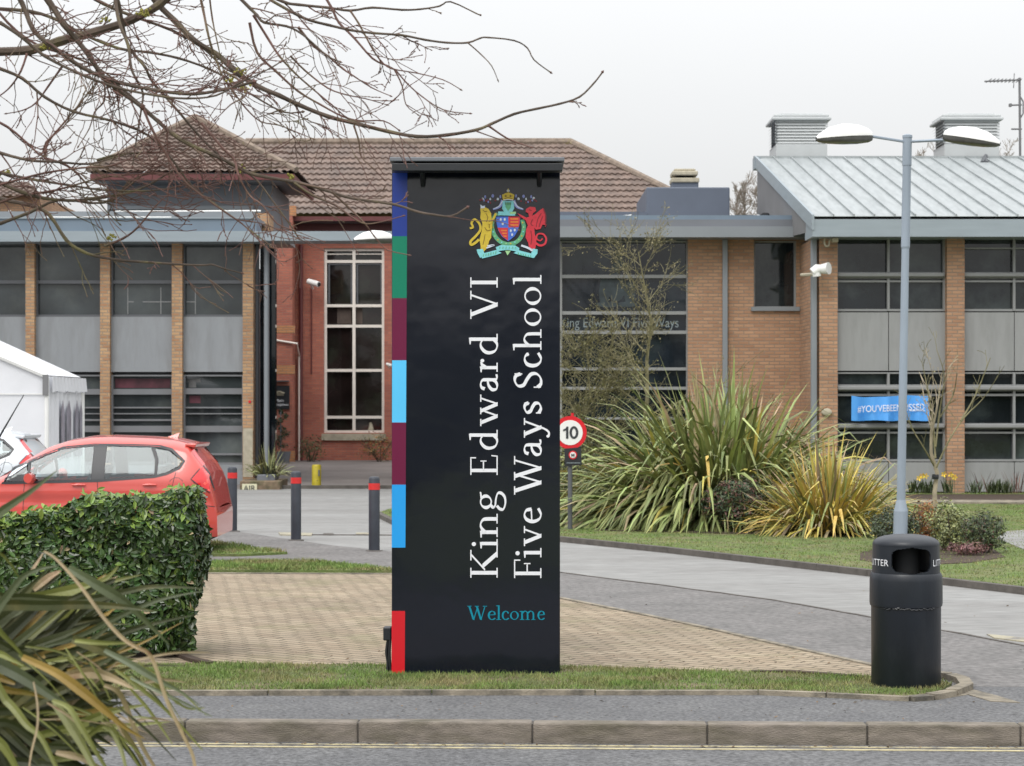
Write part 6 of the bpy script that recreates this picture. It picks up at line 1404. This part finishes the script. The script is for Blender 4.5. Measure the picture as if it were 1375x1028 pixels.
def baretree(label, base, h, spreadx, seed, mi='bark_tan', r=.05, nb=14, lvl=2, up=.6, name='bare_tree', buds=None, budsize=.03, nbuds=0, group=None, start=.25, kids=(2, 4), minr=.004, Lb=.42, cat='tree'):
    rr = random.Random(seed); base = Vector(base); t = thing(name, label, cat, base, group)
    m = MB(); pts = [base + Vector((0, 0, -.05))]; n = 7
    for i in range(1, n + 1): pts.append(base + Vector((rr.gauss(0, .02) * i, rr.gauss(0, .02) * i, h * i / n)))
    rs = [r * (1 - .85 * i / n) for i in range(n + 1)]; m.tube(pts, rs, 8); m.build('trunk', mi, t, smooth=True)
    m = MB()
    for b in range(nb):
        u = start + (1 - start) * (b + rr.random()) / nb; k = min(n - 1, int(u * n)); p = pts[k].lerp(pts[k + 1], u * n - k); a = rr.uniform(0, 6.28)
        tw(m, p, (math.cos(a) * spreadx, math.sin(a) * spreadx, up * rr.uniform(.6, 1.3)), h * Lb * rr.uniform(.6, 1.15) * (1.15 - u * .5), r * (1 - .8 * u) * .55, lvl, rr, 0, .03, .7, False, 0, minr, kids, 5, 4)
    tips = list(m.v)
    m.build('branches', mi, t)
    if buds:
        m = MB()
        for i in range(nbuds):
            p = Vector(rr.choice(tips)) + Vector((rr.gauss(0, .03), rr.gauss(0, .03), rr.gauss(0, .03)))
            v = Vector((rr.gauss(0, 1), rr.gauss(0, 1), rr.gauss(0, 1))).normalized(); a = v.orthogonal(); s = budsize * rr.uniform(.5, 1.3); b = v.cross(a)
            m.add([p - a * s, p + b * s * .5, p + a * s, p - b * s * .5], [(0, 1, 2, 3)])
        m.build('buds', buds, t)
    return t
baretree('slender bare budding tree in front of the dark glazed hall', (X(868, 38), 38, .085), 4.6, .9, 31, 'bark_tan', .055, 20, 2, .8, buds='f_bud', budsize=.014, nbuds=3200, start=.3, Lb=.36, kids=(3, 5))
baretree('dense olive bush of fine twigs between the black sign and the glazed hall', (X(792, 36.5), 36.5, .085), 2.7, 1.0, 35, 'bark_tan', .05, 34, 2, .7, name='twiggy_bush', buds='f_olive', budsize=.016, nbuds=7000, start=.05, Lb=.5, cat='shrub', kids=(4, 6))
# young tree with tie and stake-like stem
YT = (X(1256, 35), 35, .085)
t = baretree('thin young tree tied to a stake on the lawn in front of the brick pier', YT, 2.35, .55, 41, 'stem_pale', .045, 9, 1, 1.0, buds='f_bud', budsize=.015, nbuds=160, start=.42, Lb=.42, minr=.005)
m = MB(); rr = random.Random(42)
for pts in ([(1256, 628), (1240, 600), (1225, 575), (1215, 545)], [(1257, 628), (1275, 590), (1295, 560), (1320, 535), (1340, 505)], [(1256, 615), (1252, 560), (1245, 520), (1238, 485)], [(1256, 600), (1262, 550), (1268, 505), (1258, 470)], [(1290, 565), (1310, 530), (1330, 480)], [(1262, 560), (1280, 530), (1285, 500)]):
    q = smoothpts([P(a, b, 35 + rr.uniform(-.2, .2)) for a, b in pts], 3); m.tube(q, [.018 * (1 - .8 * i / len(q)) for i in range(len(q))], 5)
    for k in range(3, len(q), 2): tw(m, q[k], Vector((rr.gauss(0, .5), rr.gauss(0, .5), 1)), .35, .006, 1, rr, 0, .02, .7, False, 0, .004, (1, 3), 4, 4)
m.build('limbs', 'bark_tan', t)
m = MB(); c_ = P(1256, 640, 35); m.lathe([(.055, c_.z - .04), (.06, c_.z), (.055, c_.z + .04)], c_.x, 35, 10); m.build('tree_tie', 'black', t)
for i, (px, py, h, D) in enumerate(((985, 290, 2.6, 78), (1004, 290, 3.2, 80), (1018, 290, 2.8, 79), (1300, 225, 2.4, 90), (1250, 225, 1.9, 90), (1355, 225, 2.5, 92), (1240, 225, 1.8, 95))):
    top_ = Z({985: 250, 1004: 240, 1018: 252}.get(px, 203), D)
    lab = ['leafless tree beyond the flat roof nearest the dark roof box', 'leafless tree beyond the flat roof, tallest of the three by the zinc gable', 'leafless tree beyond the flat roof touching the zinc gable', 'bare treetop showing just left of the right roof ventilator foot', 'bare treetop above the zinc ridge right of the lamp column', 'bare treetop beside the television aerial', 'bare treetop above the zinc ridge at the lamp arm'][i]
    H_ = top_ - .5
    baretree(lab, (X(px, D), D, 0), H_, .45, 50 + i, 'bark_far', .10, 46, 2, 1.6, group='bare trees far behind the school', start=.6, Lb=.10, minr=.010, kids=(3, 5))
# ------------------------------------------------------------------ FOREGROUND FLAX
FG = thing('flax_bush', 'close up bronze green flax clump with long drooping leaves in the lower left corner', 'plant', (-1.75, 5.8, -.04))
fm = ['fg1', 'fg2', 'fg3', 'fg4', 'fg5']
m = MB(); rr = random.Random(6)
def strap(pts, wpx, D, mi, endw=.04, D1=None, startw=.6, fold=.16, join=True, prof=1.7):
    D1 = D if D1 is None else D1; n = len(pts)
    q = [P(a, b, D + (D1 - D) * i / (n - 1)) for i, (a, b) in enumerate(pts)]
    if join and pts[0][0] <= 10:
        e = q[0] + (q[0] - q[1]).normalized() * .22; e.z -= .05
        q = [Vector((-1.75 + rr.uniform(-.15, .15), 5.8 + rr.uniform(-.15, .15), .15 + rr.uniform(0, .2))), e] + q
    q = smoothpts(q, 5); N_ = len(q); A = []; C = []; Bq = []
    for i, p in enumerate(q):
        u = i / (N_ - 1); w = wpx / F * D * (startw + (1 - startw) * min(1, u * 3)) * (1 - (1 - endw) * max(0, (u - .35) / .65) ** prof)
        t_ = (q[min(i + 1, N_ - 1)] - q[max(i - 1, 0)]).normalized(); view = Vector((0, 1, -.1)); s = t_.cross(view).normalized(); s = Matrix.Rotation(.35 * math.sin(u * 4 + D * 7), 3, t_) @ s; up = s.cross(t_)
        A.append(p + s * w / 2); C.append(p + up * w * fold); Bq.append(p - s * w / 2)
    m.add(A + C + Bq, [f for i in range(N_ - 1) for f in ((i, i + 1, N_ + i + 1, N_ + i), (N_ + i, N_ + i + 1, 2 * N_ + i + 1, 2 * N_ + i))], mi)
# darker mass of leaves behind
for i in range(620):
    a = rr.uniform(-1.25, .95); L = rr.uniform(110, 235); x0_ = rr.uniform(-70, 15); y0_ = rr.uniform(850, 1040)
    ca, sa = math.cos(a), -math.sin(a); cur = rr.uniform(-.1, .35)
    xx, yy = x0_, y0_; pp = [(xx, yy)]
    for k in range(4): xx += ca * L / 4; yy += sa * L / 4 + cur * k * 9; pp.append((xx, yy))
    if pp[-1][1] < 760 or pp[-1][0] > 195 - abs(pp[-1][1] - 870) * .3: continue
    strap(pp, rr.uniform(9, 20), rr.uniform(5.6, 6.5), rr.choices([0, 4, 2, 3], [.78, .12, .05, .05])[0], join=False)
leaves = [
 ([(-30, 716), (0, 688), (35, 664), (60, 645), (77, 631)], 21, 5.3, 1, .03, .6),
 ([(40, 1390), (180, 1260), (262, 1130), (262, 1030), (245, 985), (225, 943), (208, 893), (198, 876), (184, 869), (165, 857), (140, 830), (105, 783), (75, 750), (59, 740)], 5.5, 5.0, 3, .5, 3),
 ([(-20, 815), (60, 813), (120, 812), (170, 815), (209, 821)], 16, 5.35, 0, .05, 1.6),
 ([(10, 803), (80, 806), (130, 803), (165, 795), (200, 788), (240, 788), (280, 791)], 13, 5.5, 0, .03, 1.2),
 ([(60, 868), (110, 852), (150, 832), (200, 810), (235, 800), (276, 793)], 8, 5.45, 1, .04, 1.2),
 ([(60, 880), (110, 870), (160, 851), (210, 836), (268, 824)], 10, 5.5, 0, .03, 1.4),
 ([(90, 900), (130, 885), (180, 868), (245, 835)], 5, 5.5, 2, .1, 1.4),
 ([(92, 762), (130, 785), (170, 810), (200, 838), (228, 866)], 15, 5.25, 1, .03, 1.2),
 ([(-10, 830), (10, 800), (30, 775), (55, 763), (79, 760)], 11, 5.3, 1, .05, 1.6),
 ([(30, 802), (70, 797), (110, 788), (140, 778), (160, 758)], 14, 5.6, 4, .04, 1.5),
 ([(40, 800), (100, 796), (140, 783), (192, 771)], 10, 5.7, 4, .04, 1.5),
 ([(45, 792), (65, 775), (82, 766)], 10, 5.6, 3, .1, 2), ([(90, 806), (120, 793), (150, 780), (155, 779)], 8, 5.4, 0, .1, 2),
 ([(97, 858), (130, 869), (165, 886), (212, 914)], 17, 5.3, 0, .05, 1.2), ([(100, 860), (140, 863), (175, 863)], 7, 5.28, 4, .2, 1.5),
 ([(140, 873), (175, 891), (210, 912), (240, 927), (272, 950)], 10, 5.2, 1, .04, 1.2),
 ([(155, 899), (190, 925), (225, 955), (272, 1007)], 6, 5.2, 4, .2, 2), ([(175, 910), (200, 922), (240, 940), (285, 962)], 5, 5.2, 1, .2, 2),
 ([(30, 882), (75, 903), (110, 928), (140, 953), (170, 978), (195, 992)], 14, 5.1, 2, .03, 1.4),
 ([(-20, 888), (10, 898), (40, 915), (65, 932), (93, 950)], 19, 5.15, 1, .3, 2.5), ([(70, 940), (92, 950), (108, 975), (125, 1003), (145, 1035)], 8, 5.1, 4, .5, 3),
 ([(-15, 828), (0, 848), (20, 868), (38, 890)], 9, 5.1, 4, .2, 2), ([(-10, 876), (15, 885), (32, 894)], 10, 5.1, 4, .2, 2),
 ([(-20, 925), (20, 928), (45, 932), (64, 938)], 11, 5.2, 2, .1, 1.6), ([(-20, 905), (0, 910), (20, 918)], 16, 5.3, 2, .2, 1.6),
 ([(72, 943), (92, 970), (110, 1000), (130, 1038)], 14, 5.2, 4, .5, 2), ([(8, 940), (35, 972), (55, 990), (78, 1035)], 11, 5.1, 4, .5, 2),
 ([(85, 908), (120, 903), (150, 910), (180, 925)], 16, 5.4, 3, .05, 1.4), ([(140, 920), (158, 928), (170, 950), (190, 1000), (214, 1040)], 8, 5.3, 3, .4, 2),
 ([(40, 990), (100, 975), (150, 955), (198, 946)], 14, 5.5, 4, .05, 1.4), ([(90, 985), (150, 976), (228, 969)], 9, 5.6, 4, .05, 1.4),
 ([(-10, 990), (10, 1010), (25, 1038)], 15, 5.1, 4, .5, 2), ([(-10, 970), (20, 975), (60, 1000), (110, 1003), (140, 1012)], 12, 5.3, 0, .1, 2),
 ([(45, 915), (50, 945), (50, 975), (42, 1010), (38, 1040)], 3, 5.0, 3, .6, 2), ([(-10, 738), (10, 752), (26, 776)], 5, 5.4, 4, .1, 2), ([(35, 775), (48, 758), (58, 742)], 4, 5.5, 3, .2, 2),
 ([(120, 970), (150, 985), (175, 1010), (195, 1040)], 9, 5.4, 0, .3, 2), ([(140, 950), (165, 980), (185, 1010), (200, 1040)], 8, 5.35, 3, .4, 2), ([(75, 1010), (110, 1018), (140, 1035)], 10, 5.2, 3, .3, 2),
 ([(0, 955), (40, 960), (80, 985), (120, 1030)], 12, 5.3, 0, .2, 2), ([(105, 1000), (140, 975), (160, 1000), (170, 1035)], 8, 5.35, 4, .3, 2), ([(190, 905), (215, 925), (250, 950), (275, 950)], 4, 5.25, 4, .2, 2),
]
for pts, w, D, mi, ew, pr in leaves: strap(pts, w, D, mi, ew, D + rr.uniform(-.15, .15), prof=pr)
for i in range(40):
    x = rr.uniform(20, 200); y = rr.uniform(860, 1000); a = rr.uniform(-.2, 1.0); L = rr.uniform(40, 110); strap([(x, y), (x + L * .5 * math.cos(a), y + L * .5 * math.sin(a)), (x + L * math.cos(a), y + L * math.sin(a) + 10)], rr.uniform(2, 5), rr.uniform(5.1, 5.6), rr.choice([0, 3, 4, 4]), .1, join=False)
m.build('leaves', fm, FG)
m = MB(); m.lathe([(.35, -.05), (.30, .12), (.12, .3), (0, .32)], -1.75, 5.8, 14); m.build('crown', 'inner', FG)
# trees on the far side of the street, behind the viewpoint: they darken what the glass and the sign reflect
rr = random.Random(91); m = MB()
for i in range(34):
    x = -75 + i * 4.6 + rr.uniform(-1, 1); y = -34 + rr.uniform(-4, 4); h = rr.uniform(3.0, 7.5)
    leafball(m, (x, y, h * .52), (3.4, 2.6, h * .5), 420, .62, [0, 1], [.7, .3], rr, shell=.7)
    m.tube([(x, y, -.1), (x, y, h * .5)], .2, 6, 1)
tag(m.build('treeline', ['f_dark', 'f_green']), 'dark row of leafy trees lining the far side of the street', 'trees', kind='stuff')
# ------------------------------------------------------------------ LIGHT AND CAMERA
EL, AZ = math.radians(50), math.radians(205)
w = bpy.data.worlds.new('World'); sc.world = w; w.use_nodes = True; nt = w.node_tree; nt.nodes.clear()
out = nn(nt, 'ShaderNodeOutputWorld'); sky = nn(nt, 'ShaderNodeTexSky', sky_type='NISHITA'); sky.sun_disc = False; sky.sun_elevation = EL; sky.sun_rotation = AZ
sky.air_density = 1.5; sky.dust_density = 4
hs = nn(nt, 'ShaderNodeHueSaturation'); hs.inputs['Saturation'].default_value = .18; nt.links.new(sky.outputs[0], hs.inputs['Color'])
b1_ = nn(nt, 'ShaderNodeBackground'); b1_.inputs[1].default_value = .05; nt.links.new(hs.outputs[0], b1_.inputs[0])
tc = nn(nt, 'ShaderNodeTexCoord'); sx_ = nn(nt, 'ShaderNodeSeparateXYZ'); nt.links.new(tc.outputs['Generated'], sx_.inputs[0])
mr = nn(nt, 'ShaderNodeMapRange'); mr.inputs[1].default_value = 0; mr.inputs[2].default_value = 1; mr.inputs[3].default_value = .50; mr.inputs[4].default_value = 2.1; nt.links.new(sx_.outputs[2], mr.inputs[0])
ns = nn(nt, 'ShaderNodeTexNoise'); ns.inputs['Scale'].default_value = 3; ns.inputs['Detail'].default_value = 4; nt.links.new(tc.outputs['Generated'], ns.inputs['Vector'])
m1 = nn(nt, 'ShaderNodeMapRange'); m1.inputs[3].default_value = .96; m1.inputs[4].default_value = 1.04; nt.links.new(ns.outputs[0], m1.inputs[0])
mu = nn(nt, 'ShaderNodeMath', operation='MULTIPLY'); nt.links.new(mr.outputs[0], mu.inputs[0]); nt.links.new(m1.outputs[0], mu.inputs[1])
b2_ = nn(nt, 'ShaderNodeBackground'); b2_.inputs[0].default_value = (.975, .985, 1, 1); nt.links.new(mu.outputs[0], b2_.inputs[1])
ad = nn(nt, 'ShaderNodeAddShader'); nt.links.new(b1_.outputs[0], ad.inputs[0]); nt.links.new(b2_.outputs[0], ad.inputs[1]); nt.links.new(ad.outputs[0], out.inputs[0])
l = bpy.data.lights.new('sun', 'SUN'); l.energy = 1.0; l.angle = math.radians(25); l.color = (1, .96, .9); lo = bpy.data.objects.new('sun', l); COL.objects.link(lo)
# Nishita: rotation 0 puts the sun at +Y, increasing clockwise seen from above
sd = Vector((math.sin(AZ) * math.cos(EL), math.cos(AZ) * math.cos(EL), math.sin(EL))); lo.rotation_euler = sd.to_track_quat('Z', 'Y').to_euler(); lo.location = sd * 60
cam = bpy.data.cameras.new('camera'); co = bpy.data.objects.new('camera', cam); COL.objects.link(co); sc.camera = co
co.location = (0, 0, H); co.rotation_euler = (math.radians(90), 0, 0)
cam.sensor_width = 36; cam.lens = F / 1375 * 36; cam.shift_y = 29 / 1375; cam.clip_end = 2000; cam.clip_start = .1
cam.dof.use_dof = True; cam.dof.focus_distance = 13.5; cam.dof.aperture_fstop = 8
sc.view_settings.view_transform = 'Standard'; sc.view_settings.look = 'None'; sc.view_settings.exposure = 0; sc.view_settings.gamma = 1; sc.view_settings.use_curve_mapping = False
sc.cycles.max_bounces = 8; sc.cycles.transparent_max_bounces = 12
